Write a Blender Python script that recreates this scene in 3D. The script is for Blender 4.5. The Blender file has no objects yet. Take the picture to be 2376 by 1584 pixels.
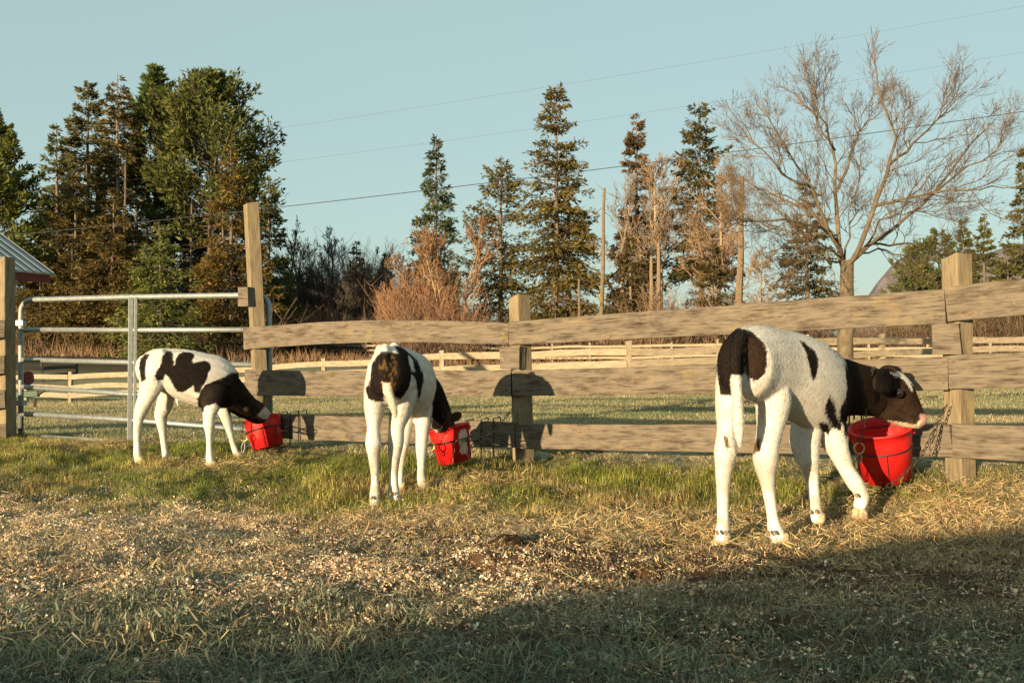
import bpy, math, random
import numpy as np
from mathutils import Vector, Matrix
R0 = np.random.default_rng(7)
random.seed(7)
SC = bpy.context.scene
COL = SC.collection

# ------------------------------------------------------------------ camera, sky, sun, exposure
F, CX, HY, EYE = 2310.0, 1188.0, 818.0, 0.75     # measured on the photograph: focal length in its pixels, horizon row, eye height
cam = bpy.data.cameras.new('camera'); cam_o = bpy.data.objects.new('camera', cam); COL.objects.link(cam_o)
cam.sensor_width = 36.0; cam.lens = 36.0 * F / 2376.0; cam.shift_y = (HY - 792) / 2376.0
cam.clip_end = 3000; cam.clip_start = 0.05
cam_o.location = (0, 0, EYE); cam_o.rotation_euler = (math.radians(90), 0, 0)
SC.camera = cam_o
SUN_AZ, SUN_EL = 33.0, 7.3        # light travels 33 degrees right of straight ahead, sun 7.3 degrees up
w = bpy.data.worlds.new('World'); SC.world = w; w.use_nodes = True
nt = w.node_tree; nt.nodes.clear()
sky = nt.nodes.new('ShaderNodeTexSky'); sky.sky_type = 'NISHITA'; sky.sun_disc = False
sky.sun_elevation = math.radians(SUN_EL); sky.sun_rotation = math.radians(180 + SUN_AZ)
sky.altitude = 200; sky.air_density = 1.0; sky.dust_density = 1.4; sky.ozone_density = 1.2
tint = nt.nodes.new('ShaderNodeMix'); tint.data_type = 'RGBA'; tint.blend_type = 'MIX'; tint.inputs[0].default_value = .72
tint.inputs[7].default_value = (2.34, 3.2, 3.05, 1)      # thin even morning haze over the clear sky
bg = nt.nodes.new('ShaderNodeBackground'); bg.inputs[1].default_value = 0.09
out = nt.nodes.new('ShaderNodeOutputWorld')
nt.links.new(sky.outputs[0], tint.inputs[6]); nt.links.new(tint.outputs[2], bg.inputs[0]); nt.links.new(bg.outputs[0], out.inputs[0])
sun = bpy.data.lights.new('sun', 'SUN'); sun.energy = 5.0; sun.angle = math.radians(0.5); sun.color = (1.0, 0.77, 0.48)
sun_o = bpy.data.objects.new('sun', sun); COL.objects.link(sun_o)
az, el = math.radians(SUN_AZ), math.radians(SUN_EL)
LDIR = np.array([math.sin(az) * math.cos(el), math.cos(az) * math.cos(el), -math.sin(el)])
sun_o.rotation_euler = Vector(LDIR).to_track_quat('-Z', 'Y').to_euler()
SC.view_settings.view_transform = 'Standard'; SC.view_settings.look = 'None'
SC.view_settings.exposure = 1.2; SC.view_settings.gamma = 1.0; SC.view_settings.use_curve_mapping = False
SC.cycles.max_bounces = 6; SC.cycles.diffuse_bounces = 3; SC.cycles.transparent_max_bounces = 8

# ------------------------------------------------------------------ helpers
def P(x, y, d):
    return np.array([(x - CX) / F * d, d, EYE + (HY - y) / F * d])

def nrm(v):
    v = np.asarray(v, float); return v / (np.linalg.norm(v, axis=-1, keepdims=True) + 1e-12)

def mesh(name, V, faces, col=None, smooth=False, mat=None):
    """faces: list of (n,k) int arrays"""
    me = bpy.data.meshes.new(name)
    V = np.ascontiguousarray(V, dtype=np.float32)
    faces = [np.asarray(f, dtype=np.int32) for f in (faces if isinstance(faces, list) else [faces]) if len(f)]
    loops = np.concatenate([f.ravel() for f in faces]); sizes = np.concatenate([np.full(len(f), f.shape[1], np.int32) for f in faces])
    starts = np.concatenate([[0], np.cumsum(sizes)[:-1]]).astype(np.int32)
    me.vertices.add(len(V)); me.vertices.foreach_set('co', V.ravel())
    me.loops.add(len(loops)); me.loops.foreach_set('vertex_index', loops)
    me.polygons.add(len(sizes)); me.polygons.foreach_set('loop_start', starts)
    try: me.polygons.foreach_set('loop_total', sizes)
    except Exception: pass
    me.polygons.foreach_set('use_smooth', np.full(len(sizes), bool(smooth)))
    me.update(calc_edges=True); me.validate()
    if col is not None: setcol(me, col)
    if mat: me.materials.append(mat)
    return me

def setcol(me, col):
    c = np.ones((len(me.vertices), 4), np.float32); c[:, :3] = np.asarray(col, np.float32)[..., :3]
    a = me.color_attributes.new('col', 'FLOAT_COLOR', 'POINT'); a.data.foreach_set('color', c.ravel())

class Acc:
    def __init__(s): s.v = []; s.f = {}; s.c = []; s.n = 0
    def add(s, V, faces, col=None):
        V = np.asarray(V, float).reshape(-1, 3)
        for f in (faces if isinstance(faces, list) else [faces]):
            f = np.asarray(f, int)
            if len(f): s.f.setdefault(f.shape[1], []).append(f + s.n)
        s.v.append(V); s.n += len(V)
        c = np.ones((len(V), 3)) if col is None else np.broadcast_to(np.asarray(col, float), (len(V), 3))
        s.c.append(c)
    def mesh(s, name, mat=None, smooth=False):
        return mesh(name, np.concatenate(s.v), [np.concatenate(f) for f in s.f.values()], np.concatenate(s.c), smooth, mat)

def put(name, me, parent=None, loc=None, mat4=None):
    o = bpy.data.objects.new(name, me); COL.objects.link(o)
    if mat4 is not None: o.matrix_basis = mat4
    elif loc is not None: o.location = loc
    if parent is not None:
        o.parent = parent
        o.matrix_parent_inverse = Matrix.Translation(-Vector(parent.location)) if parent.get('root') else Matrix()
    return o

def thing(name, label, cat, loc=(0, 0, 0), group=None):
    o = bpy.data.objects.new(name, None); COL.objects.link(o); o.location = tuple(float(a) for a in loc); o.empty_display_size = .1
    o['label'] = label; o['category'] = cat; o['root'] = 1
    if group: o['group'] = group
    return o

def tag(o, label, cat=None, kind=None, group=None):
    o['label'] = label
    if cat: o['category'] = cat
    if kind: o['kind'] = kind
    if group: o['group'] = group
    return o

def tubes(pts, rad, m=4, caps=True):
    """pts (n,k,3) polylines, rad (n,k): V, faces of n tubes with m sides"""
    pts = np.asarray(pts, float); rad = np.asarray(rad, float); n, k, _ = pts.shape
    t = np.gradient(pts, axis=1); t = nrm(t)
    ref = np.where(np.abs(t[:, :1, 2:3]) > .9, np.array([[[1., 0, 0]]]), np.array([[[0, 0, 1.]]]))
    a = nrm(np.cross(t, np.broadcast_to(ref, t.shape))); b = np.cross(t, a)
    th = np.arange(m) / m * 2 * np.pi
    V = pts[:, :, None] + rad[:, :, None, None] * (a[:, :, None] * np.cos(th)[None, None, :, None] + b[:, :, None] * np.sin(th)[None, None, :, None])
    idx = np.arange(n * k * m).reshape(n, k, m)
    i0 = idx[:, :-1]; i1 = idx[:, 1:]
    q = np.stack([i0, np.roll(i0, -1, 2), np.roll(i1, -1, 2), i1], -1).reshape(-1, 4)
    fs = [q]
    if caps and m == 4: fs += [idx[:, 0, ::-1].reshape(-1, m), idx[:, -1].reshape(-1, m)]
    elif caps: fs += [idx[:, 0, ::-1].reshape(-1, m), idx[:, -1].reshape(-1, m)]
    return V.reshape(-1, 3), fs

def rod(acc, path, r, m=6, col=None):
    path = np.asarray(path, float)[None]; rr = np.broadcast_to(np.asarray(r, float), path.shape[1])[None]
    V, f = tubes(path, rr, m); acc.add(V, f, col)

def box(acc, c, s, col=None, rot=None):
    V = np.array([[x, y, z] for x in (-.5, .5) for y in (-.5, .5) for z in (-.5, .5)]) * np.asarray(s)
    if rot is not None: V = V @ np.asarray(rot).T
    acc.add(V + np.asarray(c), np.array([[0, 1, 3, 2], [4, 6, 7, 5], [0, 4, 5, 1], [2, 3, 7, 6], [0, 2, 6, 4], [1, 5, 7, 3]]), col)

def noise2(x, y, seed=0):
    """value noise in numpy"""
    xi = np.floor(x).astype(np.int64); yi = np.floor(y).astype(np.int64); fx = x - xi; fy = y - yi
    fx = fx * fx * (3 - 2 * fx); fy = fy * fy * (3 - 2 * fy)
    def h(a, b):
        v = (a * 374761393 + b * 668265263 + seed * 974711) & 0x7fffffff
        v = ((v ^ (v >> 13)) * 1274126177) & 0x7fffffff
        return ((v ^ (v >> 16)) & 0xffff) / 65535.0
    return (h(xi, yi) * (1 - fx) + h(xi + 1, yi) * fx) * (1 - fy) + (h(xi, yi + 1) * (1 - fx) + h(xi + 1, yi + 1) * fx) * fy
def fbm(x, y, o=4, seed=0):
    s = 0; a = .5
    for i in range(o): s = s + a * noise2(x * 2 ** i + 17.3 * i, y * 2 ** i + 9.1 * i, seed + i); a *= .5
    return s
def sstep(a, b, x): 
    t = np.clip((x - a) / (b - a), 0, 1); return t * t * (3 - 2 * t)

# ------------------------------------------------------------------ materials
def newmat(name):
    m = bpy.data.materials.new(name); m.use_nodes = True; n = m.node_tree; n.nodes.clear()
    o = n.nodes.new('ShaderNodeOutputMaterial'); b = n.nodes.new('ShaderNodeBsdfPrincipled'); n.links.new(b.outputs[0], o.inputs[0])
    b.inputs['Roughness'].default_value = .85; b.inputs['Specular IOR Level'].default_value = .2
    return m, n, b, o
def N(n, t, **kw):
    x = n.nodes.new(t)
    for k, v in kw.items(): setattr(x, k, v)
    return x
def mixc(n, a, b, f, mode='MIX'):
    x = n.nodes.new('ShaderNodeMix'); x.data_type = 'RGBA'; x.blend_type = mode
    for s, v in ((0, f), (6, a), (7, b)):
        if hasattr(v, 'links'): n.links.new(v, x.inputs[s])
        else: x.inputs[s].default_value = v if s == 0 else (*v, 1) if len(v) == 3 else v
    return x.outputs[2]
def ramp(n, src, stops):
    r = n.nodes.new('ShaderNodeValToRGB'); n.links.new(src, r.inputs[0])
    e = r.color_ramp.elements
    while len(e) < len(stops): e.new(.5)
    for i, (p, c) in enumerate(stops): e[i].position = p; e[i].color = (*c, 1) if len(c) == 3 else c
    return r.outputs[0]
def bumpn(n, b, src, s, d=.01):
    x = n.nodes.new('ShaderNodeBump'); x.inputs['Strength'].default_value = s; x.inputs['Distance'].default_value = d
    n.links.new(src, x.inputs['Height']); n.links.new(x.outputs[0], b.inputs['Normal'])

def simple(name, c, rough=.6, metal=0, spec=.3, var=.25, scale=20, bump=0):
    m, n, b, o = newmat(name)
    tc = N(n, 'ShaderNodeTexCoord'); nz = N(n, 'ShaderNodeTexNoise'); nz.inputs['Scale'].default_value = scale; nz.inputs['Detail'].default_value = 6
    n.links.new(tc.outputs['Object'], nz.inputs['Vector'])
    c = np.array(c); cc = ramp(n, nz.outputs[0], [(.3, tuple(c * (1 - var))), (.7, tuple(np.minimum(c * (1 + var), 1)))])
    n.links.new(cc, b.inputs['Base Color']); b.inputs['Roughness'].default_value = rough; b.inputs['Metallic'].default_value = metal
    b.inputs['Specular IOR Level'].default_value = spec
    if bump: bumpn(n, b, nz.outputs[0], bump)
    return m

def wood(name, light, dark, scale=1.0, stain=.5, lichen=0):
    """weathered board: grain along local X"""
    m, n, b, o = newmat(name)
    tc = N(n, 'ShaderNodeTexCoord'); oi = N(n, 'ShaderNodeObjectInfo')
    off = N(n, 'ShaderNodeVectorMath', operation='SCALE'); n.links.new(tc.outputs['Object'], off.inputs[0]); off.inputs['Scale'].default_value = 1
    cmb = N(n, 'ShaderNodeCombineXYZ'); mu = N(n, 'ShaderNodeMath', operation='MULTIPLY'); mu.inputs[1].default_value = 37
    n.links.new(oi.outputs['Random'], mu.inputs[0]); n.links.new(mu.outputs[0], cmb.inputs[0]); n.links.new(mu.outputs[0], cmb.inputs[1])
    ad = N(n, 'ShaderNodeVectorMath', operation='ADD'); n.links.new(off.outputs[0], ad.inputs[0]); n.links.new(cmb.outputs[0], ad.inputs[1])
    # knots bend the grain
    vor = N(n, 'ShaderNodeTexVoronoi'); vor.inputs['Scale'].default_value = 1
    mk = N(n, 'ShaderNodeMapping'); mk.inputs['Scale'].default_value = (3.2 * scale, 6 * scale, 9 * scale); n.links.new(ad.outputs[0], mk.inputs[0]); n.links.new(mk.outputs[0], vor.inputs['Vector'])
    kn = ramp(n, vor.outputs['Distance'], [(0.0, (1, 1, 1)), (.09, (.75, .75, .75)), (.22, (0, 0, 0))])
    ksc = N(n, 'ShaderNodeVectorMath', operation='SCALE'); ksc.inputs['Scale'].default_value = .035 / scale; n.links.new(kn, ksc.inputs[0])
    ad2 = N(n, 'ShaderNodeVectorMath', operation='ADD'); n.links.new(ad.outputs[0], ad2.inputs[0]); n.links.new(ksc.outputs[0], ad2.inputs[1])
    mp = N(n, 'ShaderNodeMapping'); mp.inputs['Scale'].default_value = (9 * scale, 120 * scale, 130 * scale); n.links.new(ad2.outputs[0], mp.inputs[0])
    g = N(n, 'ShaderNodeTexNoise'); g.inputs['Scale'].default_value = 1; g.inputs['Detail'].default_value = 5; g.inputs['Distortion'].default_value = .25
    n.links.new(mp.outputs[0], g.inputs['Vector'])
    mp2 = N(n, 'ShaderNodeMapping'); mp2.inputs['Scale'].default_value = (7 * scale, 24 * scale, 26 * scale); n.links.new(ad.outputs[0], mp2.inputs[0])
    s2 = N(n, 'ShaderNodeTexNoise'); s2.inputs['Scale'].default_value = 1; s2.inputs['Detail'].default_value = 9; s2.inputs['Roughness'].default_value = .68; n.links.new(mp2.outputs[0], s2.inputs['Vector'])
    L, D = np.array(light), np.array(dark)
    base = ramp(n, g.outputs[0], [(.27, tuple(D)), (.39, tuple(L * .62 + D * .38)), (.48, tuple(L * .95 + D * .05)), (.74, tuple(L * 1.2))])
    blotch = ramp(n, s2.outputs[0], [(.36, tuple(np.array([.50, .46, .43]))), (.50, (.92, .92, .92)), (.62, (1.08, 1.06, 1.03))])
    c1 = mixc(n, base, blotch, stain, 'MULTIPLY')
    ring = ramp(n, vor.outputs['Distance'], [(0, (.5, .4, .3)), (.035, (.75, .6, .45)), (.05, (1.25, 1.15, 1.0)), (.12, (1.1, 1.05, 1.0)), (.2, (1, 1, 1))])
    c2 = mixc(n, c1, ring, .75, 'MULTIPLY')
    if lichen:
        l = N(n, 'ShaderNodeTexNoise'); l.inputs['Scale'].default_value = 9; l.inputs['Detail'].default_value = 8; n.links.new(ad.outputs[0], l.inputs['Vector'])
        lf = ramp(n, l.outputs[0], [(.6, (0, 0, 0)), (.68, (lichen,) * 3)])
        c2 = mixc(n, c2, (.42, .30, .06), lf)
    n.links.new(c2, b.inputs['Base Color']); b.inputs['Roughness'].default_value = .9; b.inputs['Specular IOR Level'].default_value = .12
    bumpn(n, b, g.outputs[0], .25, .003)
    return m

M_rail = wood('weathered_board', (.148, .121, .089), (.04, .031, .024), 1.0, .9, .10)
M_post = wood('post_wood', (.215, .17, .105), (.10, .074, .045), 1, .5, .15)
M_far = wood('far_board', (.30, .245, .17), (.13, .10, .065), .6, .45, .3)
M_green = simple('green_post', (.10, .13, .10), .8)
M_galv = simple('galvanised_steel', (.27, .29, .275), .5, .55, .5, .18, 30)
M_wire = simple('black_wire', (.02, .02, .018), .45, .3, .4, .3, 60)
M_chain = simple('rusty_chain', (.10, .075, .05), .45, .8, .5, .5, 90)
M_brass = simple('brass_ring', (.55, .36, .12), .3, .9, .5, .15, 60)
M_roof = simple('roof_metal', (.32, .34, .33), .45, .3, .5, .12, 4)
M_fascia = simple('maroon_fascia', (.13, .025, .02), .7)
M_dark = simple('dark_board', (.05, .04, .035), .9)
M_cable = simple('cable', (.03, .03, .03), .6)
M_hoof = simple('hoof_horn', (.46, .33, .20), .85, 0, .08, .45, 60)
M_dew = simple('dewclaw_horn', (.24, .15, .09), .5, 0, .3, .3, 80)
M_eye = simple('eye', (.006, .004, .004), .05, 0, .9, .1)
M_clod = simple('manure', (.05, .028, .014), .95, 0, .1, .5, 40, .8)
M_milk = simple('milk_residue', (.6, .55, .45), .5)
M_wheel = simple('red_wheel', (.045, .008, .008), .6)
M_frame = simple('green_paint', (.012, .05, .02), .5)

def redplastic():
    m, n, b, o = newmat('red_plastic')
    tc = N(n, 'ShaderNodeTexCoord'); nz = N(n, 'ShaderNodeTexNoise'); nz.inputs['Scale'].default_value = 9; nz.inputs['Detail'].default_value = 8
    n.links.new(tc.outputs['Object'], nz.inputs['Vector'])
    c = ramp(n, nz.outputs[0], [(.28, (.30, .012, .010)), (.36, (.50, .010, .010)), (.62, (.58, .014, .012)), (.74, (.56, .06, .04))])
    n.links.new(c, b.inputs['Base Color']); b.inputs['Roughness'].default_value = .42; b.inputs['Specular IOR Level'].default_value = .4
    r = ramp(n, nz.outputs[0], [(.3, (.35,) * 3), (.7, (.6,) * 3)]); n.links.new(r, b.inputs['Roughness'])
    return m
M_red = redplastic()

def attrmat(name, rough=.9, transl=0.0, inst=False, noisev=0.0, nscale=5, bump=0, spec=.1):
    m, n, b, o = newmat(name)
    a = N(n, 'ShaderNodeAttribute', attribute_name='col'); c = a.outputs['Color']
    if inst:
        t = N(n, 'ShaderNodeAttribute', attribute_name='tint', attribute_type='INSTANCER'); c = mixc(n, c, t.outputs['Color'], 1.0, 'MULTIPLY')
    if noisev or bump:
        tc = N(n, 'ShaderNodeTexCoord'); nz = N(n, 'ShaderNodeTexNoise'); nz.inputs['Scale'].default_value = nscale; nz.inputs['Detail'].default_value = 8
        n.links.new(tc.outputs['Object'], nz.inputs['Vector'])
        if noisev: c = mixc(n, c, ramp(n, nz.outputs[0], [(.3, (1 - noisev,) * 3), (.7, (1 + noisev,) * 3)]), 1.0, 'MULTIPLY')
        if bump: bumpn(n, b, nz.outputs[0], bump)
    n.links.new(c, b.inputs['Base Color']); b.inputs['Roughness'].default_value = rough; b.inputs['Specular IOR Level'].default_value = spec
    if transl:
        t = N(n, 'ShaderNodeBsdfTranslucent'); n.links.new(c, t.inputs[0]); mx = N(n, 'ShaderNodeMixShader'); mx.inputs[0].default_value = transl
        n.links.new(b.outputs[0], mx.inputs[1]); n.links.new(t.outputs[0], mx.inputs[2]); n.links.new(mx.outputs[0], o.inputs[0])
    return m
M_ground = attrmat('soil', .95, 0, False, .35, 14, .6)
M_hill = attrmat('hill_wood', 1, 0, False, .25, .15)
M_grass = attrmat('grass_blades', .8, .3, True, spec=.15)
M_straw = attrmat('straw_strands', .7, .15, True, spec=.25)
M_chip = attrmat('wood_shaving', .8, .12, True)
M_leaf = attrmat('conifer_needles', .8, .3, False, spec=.1)
M_bark = attrmat('bark', .95, 0, False, .3, 9, .5)
M_hide = attrmat('calf_hide', .9, 0, False, .08, 60, 0, .1)
M_fur = attrmat('calf_fur', .75, .4, False, 0, 1, 0, .15)

# ------------------------------------------------------------------ terrain
CTRL = np.array([(-.65, 5.0, -.04), (-4, 2, 0), (0, 2, 0), (4, 2, 0), (-2, 4.5, 0), (0, 4.5, 0), (1, 4, 0), (1.5, 4.5, 0), (-2.2, 6.6, 0), (3, 3.2, .04),
    (-1.95, 7.4, .0), (.04, 6.2, .035), (2.2, 4.95, .13), (1.2, 5.55, .07), (4, 3.7, .2), (-4.2, 8.5, 0), (-6, 6, 0), (-3.5, 5, 0),
    (-2, 10, -.03), (0, 9, -.01), (3, 8, .06), (0, 15, -.07), (6, 15, .08), (-8, 15, -.2), (0, 22, -.14), (4.2, 21, .02), (8, 25, .22), (14, 26, .3),
    (-6.5, 28, -.45), (-13.7, 31, -.86), (-20, 34, -.9), (-18, 42, -.5), (20, 40, .1), (-15, 70, .1), (-30, 62, .7), (-18, 62, .65), (-24, 52, .45), (0, 66, -.1), (-4, 50, -.25), (10, 52, .1),
    (30, 65, .2), (60, 80, .5), (-60, 80, 1), (0, 120, .2), (150, 150, 1), (-150, 150, 1), (300, 600, 2), (-300, 600, 2), (0, 600, 2),
    (-20, -10, 0), (20, -10, .1), (0, -10, 0), (300, -100, 0), (-300, -100, 0)], float)
def _k(A, B): return np.sqrt(((A[:, None] - B[None]) ** 2).sum(-1) + 1.0)
_W = np.linalg.solve(np.block([[_k(CTRL[:, :2], CTRL[:, :2]), np.ones((len(CTRL), 1))], [np.ones((1, len(CTRL))), np.zeros((1, 1))]]), np.append(CTRL[:, 2], 0))
def gz0(X, Y):
    X = np.atleast_1d(np.asarray(X, float)); Y = np.atleast_1d(np.asarray(Y, float)); out = np.empty(X.size); q = np.stack([X.ravel(), Y.ravel()], 1)
    for i in range(0, len(q), 40000): out[i:i + 40000] = _k(q[i:i + 40000], CTRL[:, :2]) @ _W[:-1] + _W[-1]
    return out.reshape(X.shape)
def fenceY(X): return np.where(X < .04, 6.44 - .584 * (X - .04), 6.44 - .69 * (X - .04))
_bx = [-6, -2.7, -1.3, -.9, -.37, .24, .96, 1.7, 2.6, 5]; _by = [5.6, 5.25, 5.1, 4.5, 4.75, 4.4, 4.6, 4.65, 4.6, 4.2]
def zones(X, Y):
    wob = (fbm(X * 1.7, Y * 1.7, 4, 3) - .47) * 1.6
    yb = np.interp(X, _bx, _by)
    green = sstep(-.35, .45, Y - yb + wob * .7)
    g = lambda x, y, sx, sy: np.exp(-((X - x) / sx) ** 2 - ((Y - y) / sy) ** 2)
    straw = np.clip(g(1.1, 4.15, .75, .35) + g(2.45, 4.45, .6, .32) * 1.3 + g(-.45, 4.75, .45, .35) * .6 + g(-1.75, 6.45, .55, .25) * .8 + g(-.15, 5.5, .3, .4) * .7 + g(1.55, 4.8, .4, .3) + g(.5, 4.1, .7, .3) * .6 + g(-3.45, 7.75, .35, .3) * .8, 0, 1.2)
    chip = np.clip(g(-1.7, 4.3, 1.1, .75) * 1.2 + g(-2.4, 4.6, 1.0, .6) + g(-.55, 3.45, .8, .4) * .7 + g(-1.2, 3.6, 1.0, .4) * .6 + .17 * sstep(4.3, 3.2, Y), 0, 1.3) * np.clip(.55 + wob * 1.3, 0.05, 1.3)
    dirt = np.clip(g(.35, 3.55, .85, .28) * 1.3 + (g(.0, 4.15, .9, .3) * .9 + g(1.0, 3.65, .9, .28) * .8 + g(-.9, 3.9, .6, .3) * .6) * np.clip(.5 + wob * 1.5, 0, 1.2) + g(-.5, 4.45, .5, .25) * .5 + g(-.6, 3.15, .5, .2) * .6 + g(.5, 2.75, .7, .25) * .8 + g(1.3, 3.2, .6, .2) * .5 + g(-1.9, 3.35, .6, .2) * .4, 0, 1)
    return green, straw, chip, dirt, wob
def gz(X, Y, micro=True):
    z = gz0(X, Y)
    if micro:
        z = z - .022 * sstep(7.5, 6.0, np.asarray(Y, float)) * sstep(6, 4.5, np.abs(X))
        near = sstep(9.5, 7.5, np.asarray(Y, float)) * sstep(6, 4.5, np.abs(X))
        gr, st, ch, di, wob = zones(np.asarray(X, float), np.asarray(Y, float))
        z = z + near * ((fbm(X * 7, Y * 7, 4, 11) - .47) * (.085 + .04 * di) + (fbm(X * 1.3, Y * 1.3, 2, 5) - .4) * .05 + gr * (fbm(X * 4.5, Y * 4.5, 3, 15) - .44) * .12 + .03 * st * gr)
    return z

def axis(lo, hi, step, far, growth=1.13):
    a = list(np.arange(lo, hi + 1e-6, step)); s = step; x = hi
    while x < far[1]: s *= growth; x += s; a.append(x)
    s = step; x = lo; b = []
    while x > far[0]: s *= growth; x -= s; b.append(x)
    return np.array(b[::-1] + a)
gx = axis(-4.6, 4.6, .033, (-900, 900)); gy = axis(2.0, 8.6, .033, (-200, 1500), 1.06)
GX, GY = np.meshgrid(gx, gy); GZ = gz(GX, GY)
gr, st, ch, di, wob = zones(GX, GY)
def lerp(a, b, t): return a * (1 - t[..., None]) + np.asarray(b) * t[..., None]
gc = np.broadcast_to(np.array([.085, .062, .038]), GX.shape + (3,)).copy()
gc = lerp(gc, [.10, .11, .04], gr * .8)
gc = lerp(gc, [.36, .26, .12], np.clip(st, 0, 1) * .6)
gc = lerp(gc, [.34, .26, .17], np.clip(ch, 0, 1) * .75)
gc = lerp(gc, [.085, .05, .028], di)
fieldw = sstep(.1, .6, GY - fenceY(GX)); gc = lerp(gc, [.22, .20, .115], fieldw)
big = fbm(GX * .25, GY * .25, 4, 21)
gc = gc * (.8 + .45 * big[..., None])
strip = np.exp(-((GY - 14.2 - .12 * (GX - 3)) / .75) ** 2) * sstep(.6, 1.8, GX) * sstep(.30, .5, fbm(GX * .8, GY * .8, 4, 33) + .12)
gc = lerp(gc, [.14, .08, .04], np.clip(strip * 1.3, 0, 1))
bank = sstep(40, 46, GY + GX * .1) * sstep(62, 55, GY) * sstep(-13, -18, GX); gc = lerp(gc, [.05, .034, .02], bank * .9)
gc = lerp(gc, [.08, .06, .035], sstep(56, 64, GY))
nI, nJ = GX.shape; idx = np.arange(nI * nJ).reshape(nI, nJ)
q = np.stack([idx[:-1, :-1], idx[:-1, 1:], idx[1:, 1:], idx[1:, :-1]], -1).reshape(-1, 4)
g_o = put('ground', mesh('ground', np.stack([GX, GY, GZ], -1).reshape(-1, 3), q, gc.reshape(-1, 3), True, M_ground))
tag(g_o, 'grassy paddock ground with bare soil and a field behind the fence', None, 'structure')
GZ1 = lambda x, y: float(gz(np.array([x]), np.array([y]))[0])

# distant hills
def hill(cx, d, hw, top_y, label):
    n = 60; u = np.linspace(-1, 1, n); v = np.linspace(-1, 1, 16); U, Vv = np.meshgrid(u, v)
    H = (HY - top_y) / F * d
    X = (cx - CX) / F * d + U * hw; Y = d + Vv * hw * .5
    Z = (H + 4) * np.clip(1 - U ** 2, 0, 1) ** 1.2 * np.clip(1 - Vv ** 2, 0, 1) * (.95 + .1 * fbm(U * 3 + 5, Vv * 3, 3, int(cx))) - 2
    c = np.array([.115, .10, .105]) * (.7 + .6 * fbm(U * 30, Vv * 20, 3, 2)[..., None])
    i = np.arange(n * 16).reshape(16, n); qq = np.stack([i[:-1, :-1], i[:-1, 1:], i[1:, 1:], i[1:, :-1]], -1).reshape(-1, 4)
    tag(put('hill', mesh('hill', np.stack([X, Y, Z], -1).reshape(-1, 3), qq, c.reshape(-1, 3), True, M_hill)), label, None, 'structure')
hill(2110, 700, 50, 600, 'brown wooded hill far behind the bare orchard tree')
hill(2400, 900, 160, 560, 'pale distant hill at the far right behind the spruces')

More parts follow.
